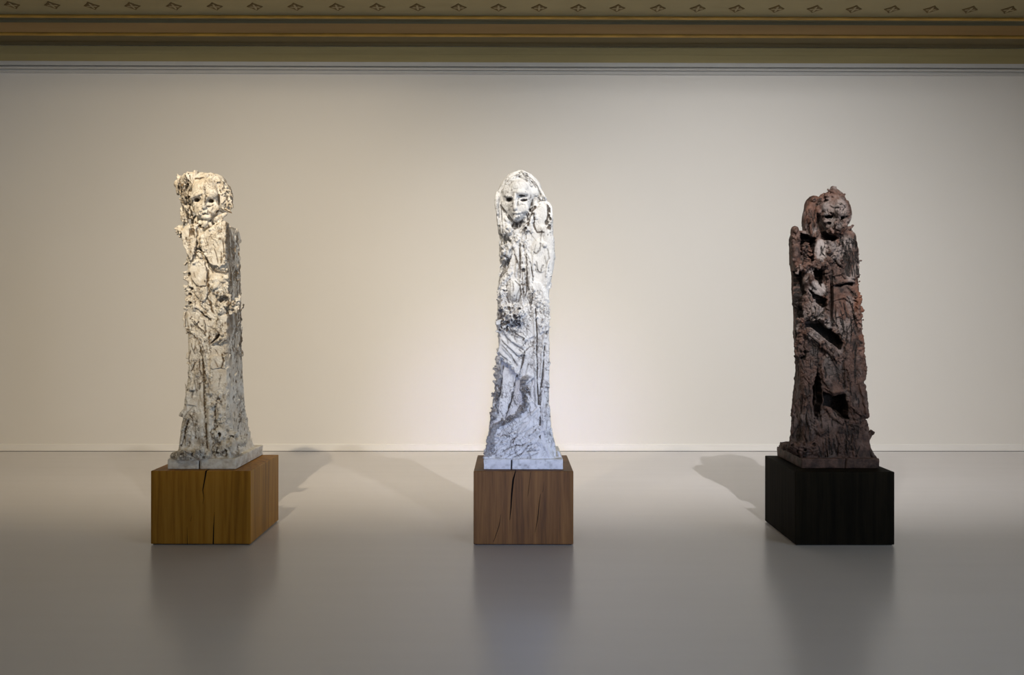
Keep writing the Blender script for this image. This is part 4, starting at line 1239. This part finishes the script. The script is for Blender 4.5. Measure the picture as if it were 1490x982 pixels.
    c.E(430,590,150,190,74,0,ab=5.77,k=25,rot=4)
    c.E(415,715,76,75,60,0,ab=5.757,k=22)
    c.E(450,310,110,90,26,-10,k=18)                            # forehead
    c.E(275,590,70,80,22,-10,k=16)
    c.E(510,610,70,70,22,-6,k=14)                              # right cheek slab
    c.E(640,380,60,60,22,-12,k=14)
    c.E(300,495,66,52,24,0,k=9,cut=True)
    c.E(490,470,84,60,24,0,k=9,cut=True)
    c.C([(380,395),(440,385),(510,395),(560,410)],[8,15,15,8],4,k=7,wob=4)
    c.C([(230,440),(290,440),(340,450)],[6,10,7],4,k=6)
    c.E(300,495,38,28,20,0,k=4,cut=True,stain=.8)
    c.E(480,432,50,20,20,0,k=4,cut=True,stain=.6)
    c.E(510,500,50,24,20,0,k=4,cut=True,stain=.7)
    c.C([(450,495),(500,470),(555,480)],[4,7,4],4,k=4)
    c.C([(385,420),(380,520),(382,610),(390,650)],[7,8,10,8],8,k=8)
    c.E(385,615,34,30,14,2,k=6)
    c.C([(350,430),(345,540),(350,600)],[3,4,3],0,k=4,cut=True,stain=.4)
    c.C([(430,480),(425,560),(410,640)],[3,5,4],0,k=4,cut=True,stain=.6)
    c.C([(440,590),(470,560),(530,570),(525,620)],[2.6]*4,0,k=3,cut=True,stain=.35)
    c.C([(360,690),(400,680),(460,680)],[6,9,5],5,k=6)
    c.C([(365,706),(410,702),(450,700)],[3,4,3],0,k=3,cut=True,stain=.9)
    c.C([(375,740),(410,735),(440,738)],[5,8,5],3,k=6)
    c.E(405,775,50,34,16,-2,k=10)
    c.E(430,738,14,9,12,2,k=3,cut=True,stain=.6)
    c.crumbs([(320,640),(480,650),(460,790),(370,790)],22,3,6,k=5)
    c.C([(640,500),(620,570),(590,640)],[7,9,6],0,k=4,cut=True,stain=.9)
    c.C([(180,570),(230,650),(300,740),(350,800)],[6,9,9,6],0,k=5,cut=True,stain=.8)
    c.pits([(250,330),(640,330),(620,620),(420,790),(250,620)],10,1.9,2.8,stain=.6)
    # neck hollow and locks beside it
    c.part('body')
    c.cut_to([(250,700),(330,780),(400,810),(470,790),(520,760),(500,850),(430,920),(350,915),(290,820)],24,10,.35)
    c.strands([(330,830),(500,830),(480,920),(340,920)],9,5,70,3,5,4,cut=True,stain=.7)
    c.part('hair')
    c.C([(250,770),(300,820),(320,890)],[8,12,8],8,k=6,wob=4)
    c.crumbs([(520,700),(640,560),(700,640),(640,800),(560,960),(500,900)],44,6,13)
    c.C([(660,560),(640,680),(600,820),(620,960)],[7,12,12,9],6,k=6,wob=6)
    c.C([(690,480),(670,600),(650,720)],[7,12,9],6,k=6,wob=6)
    c.C([(640,600),(615,720),(575,830)],[4,5,4],0,k=3,cut=True,stain=.95,wob=5)
    c.pits([(520,720),(650,560),(690,640),(560,960),(500,880)],20,4,9,stain=.9)
    c.crumbs([(270,860),(340,920),(330,985),(260,985)],22,5,11)
    c.part('arm')
    c.E(760,730,100,170,24,-8,k=14,rot=6)
    c.C([(660,740),(650,860),(700,960),(800,960)],[3,4,4,3],0,k=3,cut=True,stain=.9)
    c.C([(820,540),(870,620),(880,760),(860,900)],[6,10,10,6],6,k=6,wob=4)
    c.C([(850,560),(855,700),(830,860)],[4,5,4],0,k=4,cut=True,stain=.7)
    c.C([(900,600),(905,720),(880,860),(880,960)],[6,9,9,6],4,k=5)
    c.pits([(840,560),(920,640),(900,920),(820,900)],16,4,8,stain=.8)
    finish(c, root, {'body':M_CLAY_M}, dict(big=3,string=1.5,plate=2.8,crack=2.4,fine=1.9,stain=.85,vein=.7), (('face',.8),('hair',.75),('drapery',.9),('arm',1.0)), seed=211)
    return root
build_middle()
# ---------------------------------------------------------------- right statue
M_CLAY_R = clay_mat('dark_brown_clay', (.105,.060,.047), (.028,.017,.014), (.006,.0045,.004), (.014,.009,.007), .62, (.30,.258,.245))
RFACE, RBODY, RLOW = (1140,260,.1222), (1135,360,.17308), (1100,460,.2343)
def rowR(py, bl, fl, r, yf):
    x = wx(fl, yf)
    return (py, fl, r, yf, x*FPX/(bl-CX))
RROWS = [rowR(*q) for q in ((325,1150,1162,1244,5.80),(336,1147,1158,1247,5.80),(345,1146,1157,1247.5,5.795),(380,1146.5,1157,1249,5.79),(400,1149.5,1157.5,1250,5.79),(430,1150.5,1158,1252.5,5.785),
         (460,1152,1161,1255,5.785),(500,1153.5,1163,1256,5.78),(540,1156,1165,1257.5,5.775),(570,1153,1166,1259,5.77),(600,1150,1168,1260.5,5.765),(640,1148.5,1169,1260.5,5.76),(656,1146,1168,1264,5.755),(668,1143,1168,1270,5.75))]
def build_right():
    root = empty('clay_statue', ((1.992+2.527)/2, 5.98, .4975))
    tag(root, 'dark brown clay statue with deep hollows on the black pedestal', 'statue')
    base_slab(root, 1.992,2.527,5.715,6.25,.4975,.5685, M_CLAY_R, 14, [([(1232,664),(1230.5,672),(1229.5,684)],[3.5,4,3])])
    c = Clay((1.91,5.60,.556),(2.60,6.27,2.50), seed=37)
    c.y0 = 5.80
    c.column(RROWS, r=.028, top=334)
    c.z(*RBODY)
    # ---- hollows of the upper body; stain here and below paints their deep shade
    c.z(*RFACE)
    c.cut_to([(190,640),(300,660),(370,720),(360,860),(350,985),(190,985),(175,800)],153,10,.9)
    c.z(*RBODY)
    c.cut_to([(125,195),(205,190),(200,250),(195,330),(210,400),(170,480),(195,520),(180,640),(160,700),(170,800),(215,880),(200,940),(150,930),(125,700),(118,400)],134,10,.9)
    c.cut_to([(265,190),(300,165),(350,190),(355,260),(345,345),(290,265)],153,8,.9)
    c.cut_to([(240,350),(290,385),(395,430),(388,500),(330,505),(265,430)],153,8,.9)
    c.cut_to([(205,620),(250,600),(320,590),(380,660),(440,690),(500,760),(522,800),(505,852),(430,820),(350,750),(290,690),(210,690)],172,10,.9)
    c.C([(432,180),(430,250),(428,330),(432,420),(430,520),(430,610)],[5,9,13,15,14,9],4,k=4,cut=True,stain=.6,wob=3)
    c.C([(430,330),(432,460),(430,600)],[9,12,9],-28,k=4,cut=True,stain=.6)
    # pillar of the left shoulder
    c.part('shoulder_pillar')
    c.z(*RFACE)
    c.C([(140,600),(150,700),(150,850),(165,985)],[26,30,28,26],-10,k=10)
    c.crumbs([(110,580),(190,600),(190,985),(120,985)],50,5,12)
    c.z(*RBODY)
    c.C([(130,0),(140,100),(145,170)],[24,26,20],-10,k=10)
    c.part('body')
    # jagged core, oval plate
    c.z(*RFACE)
    c.E(265,860,60,110,40,0,ab=5.86,k=8)
    c.crumbs([(220,760),(300,760),(330,980),(200,980)],50,6,14,k=3)
    c.pits([(220,780),(300,780),(320,970),(210,970)],26,5,9)
    c.B(440,840,62,125,16,0,rot=4,ab=5.80,k=5,r=12,tilt=0)
    c.E(440,840,66,130,22,0,rot=4,ab=5.80,k=6)
    c.crumbs([(500,740),(620,740),(640,960),(510,980)],50,6,16)
    c.E(545,860,34,34,30,4,k=6)
    c.E(610,900,36,30,26,2,k=6)
    c.z(*RBODY)
    c.E(390,100,44,40,34,0,ab=5.785,k=10)
    c.E(375,150,40,36,30,0,ab=5.785,k=10)
    c.E(390,205,36,40,30,0,ab=5.79,k=10)
    c.crumbs([(340,60),(430,60),(430,240),(350,240)],46,5,12)
    c.E(380,225,30,16,24,0,k=4,cut=True,stain=.5)
    # cross-bar at chest height
    c.C([(140,160),(190,165),(250,145),(330,135),(380,150)],[20,24,20,18,18],8,k=8,wob=6)
    c.crumbs([(135,110),(260,120),(350,120),(350,170),(240,190),(140,195)],56,5,13)
    # striped right breast
    c.part('body')
    c.z(*RFACE)
    c.slab([(660,720),(780,690),(870,740),(885,985),(690,985)],10,50,10)
    c.strands([(660,720),(870,720),(885,985),(680,985)],34,4,130,2.2,3.6,2,cut=True,stain=.9,spread=6)
    c.strands([(660,720),(870,720),(885,985),(680,985)],16,4,130,3,5,3,spread=6)
    c.C([(690,770),(760,760),(850,775)],[2.5,3,2.5],0,k=3,cut=True,stain=.8)
    c.z(*RBODY)
    c.slab([(445,70),(560,0),(655,10),(660,230),(600,280),(460,300),(440,200)],8,50,12)
    c.strands([(520,0),(650,0),(660,230),(560,240)],34,4,120,2.2,3.6,2,cut=True,stain=.9,spread=7)
    c.C([(450,80),(480,120),(515,150)],[5,9,6],8,k=5)
    c.C([(460,105),(490,140),(510,165)],[4,5,3],0,k=3,cut=True,stain=.8)
    c.C([(445,240),(520,215),(560,260),(620,250)],[5,9,9,6],6,k=6,wob=5)
    c.cut_to([(455,320),(490,300),(560,285),(612,290),(600,320),(560,310),(500,335)],73,7,.9)
    c.C([(450,305),(510,290),(580,275),(625,285)],[7,11,10,6],10,k=6,wob=4)
    c.slab([(460,350),(560,320),(620,330),(610,440),(540,420),(450,440)],4,50,8)
    c.C([(560,330),(600,370),(615,400)],[4,6,4],0,k=4,cut=True,stain=.7)
    c.C([(450,440),(540,415),(600,470),(615,520)],[4,7,7,4],4,k=5,wob=4)
    c.slab([(455,450),(530,440),(545,500),(600,560),(615,700),(640,800),(630,960),(540,985),(530,790),(455,640)],9,60,10)
    c.C([(530,440),(545,520),(560,580),(610,610)],[3,4,4,3],0,k=3,cut=True,stain=.8)
    c.C([(470,590),(510,580),(535,565)],[3,4,3],0,k=3,cut=True,stain=.8)
    c.C([(605,470),(620,560),(650,700),(680,800)],[4,6,6,4],0,k=4,cut=True,stain=.9,wob=4)
    c.C([(600,660),(595,740),(595,820)],[3,5,3],0,k=4,cut=True,stain=.6)
    c.C([(640,380),(655,460),(650,560),(680,640)],[8,14,12,9],4,k=7,wob=5)
    c.crumbs([(630,370),(675,380),(695,620),(640,640)],50,4,11)
    # ---- slanting arm pieces
    c.part('arm')
    c.E(235,260,44,70,40,0,ab=5.80,rot=25,k=8)
    c.B(310,345,26,105,20,0,rot=-52,ab=5.80,k=6,r=8,yaw=-15)
    c.slab([(270,265),(345,300),(400,380),(395,425),(300,375),(230,340),(195,300),(225,225),(262,195)],2,46,8)
    c.C([(250,220),(262,290),(300,340)],[8,12,8],6,k=6)
    c.C([(210,360),(235,370),(215,395)],[6,8,5],4,k=4)
    c.E(172,258,11,14,16,0,ab=5.79,k=4)
    c.E(175,430,22,44,26,0,ab=5.81,k=6)
    c.C([(215,410),(260,460),(320,520),(370,590)],[20,26,26,22],0,k=10,ab=5.80,wob=5)
    c.C([(215,480),(280,540),(340,570),(385,650)],[20,28,24,18],0,k=10,ab=5.79,wob=5)
    c.crumbs([(190,400),(260,420),(390,580),(390,660),(230,600),(190,500)],70,5,13)
    c.part('body')
    c.C([(395,250),(400,360),(395,470),(405,580),(400,650)],[12,14,14,16,14],0,k=8,ab=5.79,wob=3)
    c.crumbs([(375,240),(410,240),(412,650),(385,650)],40,4,10)
    c.crumbs([(400,630),(460,630),(500,720),(400,690)],26,5,11)
    # beam across the waist
    c.part('arm')
    c.B(370,815,200,38,30,0,rot=39,ab=5.785,k=6,r=9)
    c.C([(215,700),(300,770),(380,850),(470,930)],[5,8,8,5],5,k=4,wob=4)
    c.C([(235,730),(320,800),(400,890),(450,935)],[4,5,5,3],0,k=3,cut=True,stain=.7,wob=3)
    c.C([(270,720),(360,800),(460,880),(520,930)],[3,4,4,3],0,k=3,cut=True,stain=.7,wob=3)
    c.crumbs([(205,690),(260,690),(520,920),(500,945),(420,920),(220,740)],50,4,10)
    c.part('body')
    c.C([(185,610),(160,660),(165,740),(175,800),(165,880),(150,930)],[14,16,14,16,15,12],0,k=8,ab=5.80,wob=6)
    c.crumbs([(150,600),(195,600),(190,900),(145,930)],50,5,12)
    c.slab([(250,830),(330,830),(430,930),(440,985),(230,985),(215,920)],-6,50,10)
    # ---- lower body
    c.z(*RLOW)
    c.slab([(390,290),(440,235),(545,265),(550,440),(545,470),(480,475),(430,440),(405,380)],14,60,10)
    c.C([(430,445),(480,472),(540,462)],[6,10,7],6,k=5)
    c.cut_to([(410,470),(480,488),(545,478),(560,560),(565,640),(500,620),(440,580),(405,560)],99,10,.9)
    c.C([(541,280),(545,360),(548,440)],[9,12,9],0,k=5,cut=True,stain=.5)
    c.cut_to([(345,430),(372,300),(395,400),(400,520),(375,640),(350,600)],103,10,.9)
    c.slab([(300,310),(350,240),(375,300),(350,420),(300,500),(285,420)],0,50,10)
    c.B(322,388,12,36,10,0,rot=-40,k=4,r=3)
    c.slab([(410,560),(450,560),(540,660),(560,690),(570,870),(380,880),(360,700),(380,640)],2,60,12)
    c.C([(430,560),(470,610),(530,665)],[8,13,8],6,k=6,wob=4)
    c.C([(400,570),(398,640),(408,690)],[7,12,7],0,k=4,cut=True,stain=.5)
    c.C([(360,690),(400,735),(430,715)],[5,9,5],6,k=5)
    c.C([(548,620),(575,720),(575,850)],[6,8,6],0,k=4,cut=True,stain=.5,wob=4)
    c.strands([(440,690),(560,690),(570,870),(420,870)],16,4,130,4,8,6)
    c.strands([(440,690),(570,690),(575,880),(420,880)],12,4,110,3,5,4,cut=True,stain=.6)
    c.slab([(560,120),(650,60),(668,180),(675,380),(640,420),(570,420),(552,280)],11,60,16)
    c.C([(625,180),(612,290),(620,410)],[3,5,3],0,k=4,cut=True,stain=.8,wob=3)
    c.C([(590,10),(592,100),(588,185)],[3,5,3],0,k=4,cut=True,stain=.6)
    c.slab([(575,430),(670,420),(690,620),(600,640),(570,560)],7,50,12)
    c.C([(640,420),(665,500),(685,600)],[6,10,7],6,k=6,wob=4)
    c.C([(590,560),(640,600),(690,625)],[6,10,6],6,k=6,wob=4)
    c.slab([(590,650),(675,640),(690,740),(690,870),(590,880)],6,50,14)
    c.crumbs([(565,440),(600,430),(580,520),(560,520)],20,4,9)
    c.B(702,742,14,40,12,0,rot=35,ab=5.80,k=6,r=4)
    c.C([(690,760),(700,820),(730,870),(745,880)],[10,12,12,8],0,k=8,ab=5.77)
    c.strands([(230,480),(350,480),(350,790),(215,790)],18,4,120,5,10,7)
    c.strands([(230,480),(350,480),(350,790),(215,790)],14,4,110,3,6,4,cut=True,stain=.6)
    c.crumbs([(300,430),(350,430),(350,560),(300,560)],22,4,10)
    # foot mounds on the slab
    c.E(290,815,110,44,60,0,k=16,ab=5.79)
    c.E(215,805,70,30,70,0,k=16,ab=5.90)
    c.E(178,806,36,14,40,0,k=16,ab=6.02)
    c.crumbs([(215,790),(370,780),(390,860),(270,870),(180,820)],56,5,13)
    for (u,v) in ((360,795),(225,800),(300,830)):
        c.C([(u-22,v),(u,v-18),(u+22,v),(u,v+18),(u-22,v)],[5]*5,4,k=4)
        c.E(u,v,12,11,16,0,k=3,cut=True,stain=.5)
    c.strands([(200,800),(370,810),(360,865),(260,865)],16,70,90,4,7,5,spread=20)
    # sides and silhouette
    c.side_bits(-1,(340,655),100,5,13,(.02,.28),-3,stretch=3)
    c.side_bits(-1,(340,655),40,4,9,(.02,.28),0,cut=True,stain=.4,stretch=4)
    c.side_bits(-1,(435,450),16,8,13,(.15,.26),4)
    c.side_bits(1,(340,655),110,4,11,(.0,.3),-3,stretch=3)
    c.side_bits(1,(470,480),4,5,8,(.0,.1),4)
    c.part('body')
    c.z(*RBODY)
    c.strands([(70,0),(680,0),(690,980),(110,980)],70,4,90,2.2,3.4,2,cut=True,stain=.9,spread=20)
    c.crumbs([(70,0),(680,0),(690,980),(110,980)],90,4,9)
    c.z(*RLOW)
    c.strands([(230,0),(660,0),(690,860),(215,860)],60,4,90,2.2,3.6,2,cut=True,stain=.9,spread=16)
    c.crumbs([(230,200),(660,200),(690,860),(215,860)],60,4,9)
    c.z(*RBODY)
    for dd in (2,-10,-24,-38):
        c.C([(434,190),(430,260),(430,330),(433,420),(430,520),(430,605)],[5,8,14,16,15,9],dd,k=3,cut=True,stain=.6,wob=2)
    c.cut_to([(285,200),(318,178),(350,200),(352,255),(338,330),(300,262)],150,6,.5)
    c.cut_to([(252,365),(300,395),(385,440),(380,490),(335,495),(275,430)],150,6,.5)
    c.cut_to([(135,205),(175,200),(190,240),(180,330),(190,395),(165,470),(150,440),(128,330)],150,6,.5)
    c.cut_to([(235,625),(320,600),(372,665),(430,700),(490,765),(510,800),(498,838),(430,800),(350,728),(290,680),(225,672)],150,6,.5)
    c.z(*RLOW)
    c.cut_to([(352,450),(372,330),(388,400),(392,520),(372,620),(354,590)],150,6,.5)
    c.cut_to([(505,500),(545,485),(560,560),(562,635),(530,600),(480,560)],150,6,.5)
    # ---- head
    c.z(*RFACE)
    c.y0 = 5.81
    c.part('body')
    c.E(600,790,230,140,70,0,ab=5.92,k=25)
    c.part('hair')
    c.E(575,420,212,262,100,0,ab=5.92,k=20)
    c.C([(590,128),(602,215),(605,310)],[18,58,90],0,k=10,ab=5.90)
    c.B(590,118,30,34,24,0,ab=5.90,rot=12,k=7,r=7)
    c.B(510,210,120,34,30,0,ab=5.88,rot=-38,k=8,r=8)
    c.E(360,330,110,130,70,0,ab=5.89,k=18)
    c.E(310,480,90,200,60,0,ab=5.88,rot=8,k=16)
    c.E(355,250,40,32,30,0,ab=5.84,k=6)
    c.C([(320,330),(290,440),(300,560),(350,650),(420,670)],[26,34,34,30,18],0,k=10,ab=5.845,wob=8)
    c.C([(380,380),(380,480),(410,580),(430,650)],[18,26,24,16],0,k=8,ab=5.84,wob=8)
    c.C([(270,480),(290,600),(350,690)],[18,22,16],0,k=8,ab=5.86,wob=8)
    c.E(375,570,22,50,26,0,k=5,cut=True,stain=.5,rot=-10)
    c.strands([(260,360),(400,360),(440,660),(330,690),(250,560)],26,-6,130,4,8,5,d=2)
    c.strands([(260,360),(400,360),(440,660),(330,690),(250,560)],22,-6,120,3,6,3,cut=True,stain=.6)
    c.cut_to([(395,400),(435,400),(450,520),(500,600),(520,690),(440,640),(400,520)],77,8,.9)
    c.C([(450,200),(430,280),(400,350),(410,420)],[12,18,16,10],4,k=8,wob=6)
    c.C([(540,240),(470,300),(430,390),(430,470)],[8,12,12,8],6,k=6)
    c.crumbs([(480,180),(700,180),(760,300),(600,260),(440,270)],40,6,14)
    c.strands([(480,160),(640,120),(740,230),(500,260)],12,60,110,4,7,5)
    c.pits([(330,250),(520,190),(540,240),(400,330)],12,5,10)
    c.C([(830,550),(780,580),(720,630),(660,690)],[7,12,14,10],0,k=5,ab=5.83)
    c.C([(790,600),(810,670),(760,690)],[9,12,8],0,k=6,ab=5.85)
    # face
    c.part('face')
    c.E(620,420,185,210,86,0,ab=5.845,k=10,rot=6)
    c.E(620,580,115,110,74,0,ab=5.825,k=22)
    c.E(520,330,70,60,26,-8,k=12)
    c.E(680,300,70,60,22,-10,k=12)
    c.E(640,380,30,60,18,-2,k=10)
    c.E(540,445,80,50,24,0,k=8,cut=True,rot=-6)
    c.E(700,465,66,44,22,0,k=8,cut=True,rot=-24)
    c.C([(460,430),(510,415),(590,425)],[7,12,8],5,k=6)
    c.C([(660,430),(700,415),(760,430)],[6,10,7],5,k=6)
    c.C([(490,470),(540,480),(590,455)],[5,8,5],3,k=5)
    c.E(535,452,46,20,24,0,k=4,cut=True,stain=.9)
    c.E(692,468,34,20,22,0,k=4,cut=True,stain=.9,rot=-30)
    c.C([(560,310),(600,330),(640,320),(670,350)],[6,9,9,6],4,k=5)
    c.C([(570,325),(610,345),(660,345)],[3.5,4.5,3.5],0,k=3,cut=True,stain=.9)
    c.C([(640,380),(640,470),(630,520)],[9,11,14],10,k=8)
    c.E(630,525,32,26,14,2,k=6)
    c.E(512,510,40,26,18,-2,k=8)
    c.E(545,525,30,14,14,0,k=4,cut=True,stain=.6)
    c.C([(640,370),(642,460)],[2.5,2.5],0,k=3,cut=True,stain=.8)
    c.C([(555,590),(610,575),(670,580),(720,560)],[5,9,9,5],5,k=6,wob=5)
    c.C([(560,610),(620,597),(680,600)],[3,5,3],0,k=3,cut=True,stain=.9)
    c.crumbs([(520,560),(720,540),(700,640),(600,660)],34,5,11,k=4)
    c.C([(600,520),(620,560),(600,600)],[3,3,3],0,k=3,cut=True,stain=.8)
    c.C([(680,530),(700,570),(720,590)],[3,3,3],0,k=3,cut=True,stain=.8)
    c.strands([(460,300),(760,300),(740,520),(500,560)],14,30,90,2,3,3,cut=True,stain=.7,spread=50)
    c.part('body')
    c.cut_to([(450,640),(520,650),(600,680),(640,700),(600,740),(500,740),(440,700)],88,8,.9)
    c.z(*RFACE)
    c.cut_to([(188,640),(250,650),(330,700),(380,712),(350,760),(330,850),(320,760),(280,740),(225,780),(200,860),(190,760)],150,6,.6)
    c.cut_to([(455,650),(520,670),(590,700),(560,735),(500,730),(450,700)],150,6,.5)
    def glaze(p):
        """greyish glaze: on the head, the oval plate and loose patches; faded downwards to put the weaker light below into the colour"""
        n = fbm(p*np.array([9,9,6]), 7, 4)
        n2 = fbm(p*np.array([26,26,20]), 8, 3)
        def spot_(px, py, rx, rz):
            x, z = wx(px,5.785), wz(py,5.785)
            return 1-sstep(.75,1.1,np.sqrt(((p[:,0]-x)/rx)**2+((p[:,2]-z)/rz)**2)+.25*n2)
        face = spot_(1214,308,.10,.13)
        up = sstep(1.1,1.5,p[:,2])
        pale = np.maximum(.95*spot_(1193.8,363,.040,.078), .85*spot_(1189,420,.06,.06))
        g = np.clip(np.maximum(np.maximum(.5*face*(.75+n2), pale), .5*sstep(.1,.5,n+.4*n2)*(.35+.65*up)), 0, 1)
        rust = np.clip(sstep(2.32,2.42,p[:,0])*sstep(1.15,1.4,p[:,2])*(1-sstep(1.65,1.85,p[:,2]))*sstep(-.25,.2,n2)
                       + .28*sstep(.1,.4,fbm(p*np.array([12,12,8]), 19, 3))*up, 0, .85)*(1-g)
        return g, rust
    finish(c, root, {'body':M_CLAY_R}, dict(big=4,string=2.2,plate=4,crack=3.4,fine=3.0,stain=.9), (('face',1.0),('hair',1.3)), glaze=glaze, seed=307)
    return root
build_right()
for sx, tx, pw, wcol, lab in ((-1.95,-3.4,1040,(1.,.83,.585),'black ceiling spotlight with added barn doors in front of the golden oak pedestal'),
                         (.08,.08,520,(1.,.92,.80),'black ceiling spotlight with added barn doors between its two neighbours'),
                         (2.1,3.1,1250,(1.,.965,.93),'black ceiling spotlight with added barn doors in front of the black pedestal')):
    spot((sx, 2.0, 5.2), (tx, 9.6, .0), pw, wcol, 78, 48.0, 5.6, lab)
for i,(a,b) in enumerate(WIN):
    area('daylight', (RX1+.35,(a+b)/2,(WZ0+WZ1)/2), (RX1-1,(a+b)/2,(WZ0+WZ1)/2-.1), b-a, WZ1-WZ0, 150, (.64,.79,1.0))
area('daylight', ((FW[0]+FW[1])/2, RY0-.35, 1.25), (.08,5.7,.45), .8, 1.0, 4.7, (.49,.60,1.0), 13.5)  # added narrow cool beam aimed at the middle statue's lower half
world = bpy.data.worlds.new('world'); scene.world = world; world.use_nodes = True
world.node_tree.nodes['Background'].inputs['Color'].default_value = (.6,.72,1,1)
world.node_tree.nodes['Background'].inputs['Strength'].default_value = .5
vs = scene.view_settings
scene.display_settings.display_device = 'sRGB'
vs.view_transform = 'Standard'; vs.look = 'None'; vs.gamma = 1; vs.use_curve_mapping = False; vs.exposure = 0.
scene.cycles.use_denoising = True
scene.cycles.max_bounces = 10; scene.cycles.diffuse_bounces = 6; scene.cycles.sample_clamp_indirect = 4; scene.cycles.caustics_reflective = False; scene.cycles.caustics_refractive = False
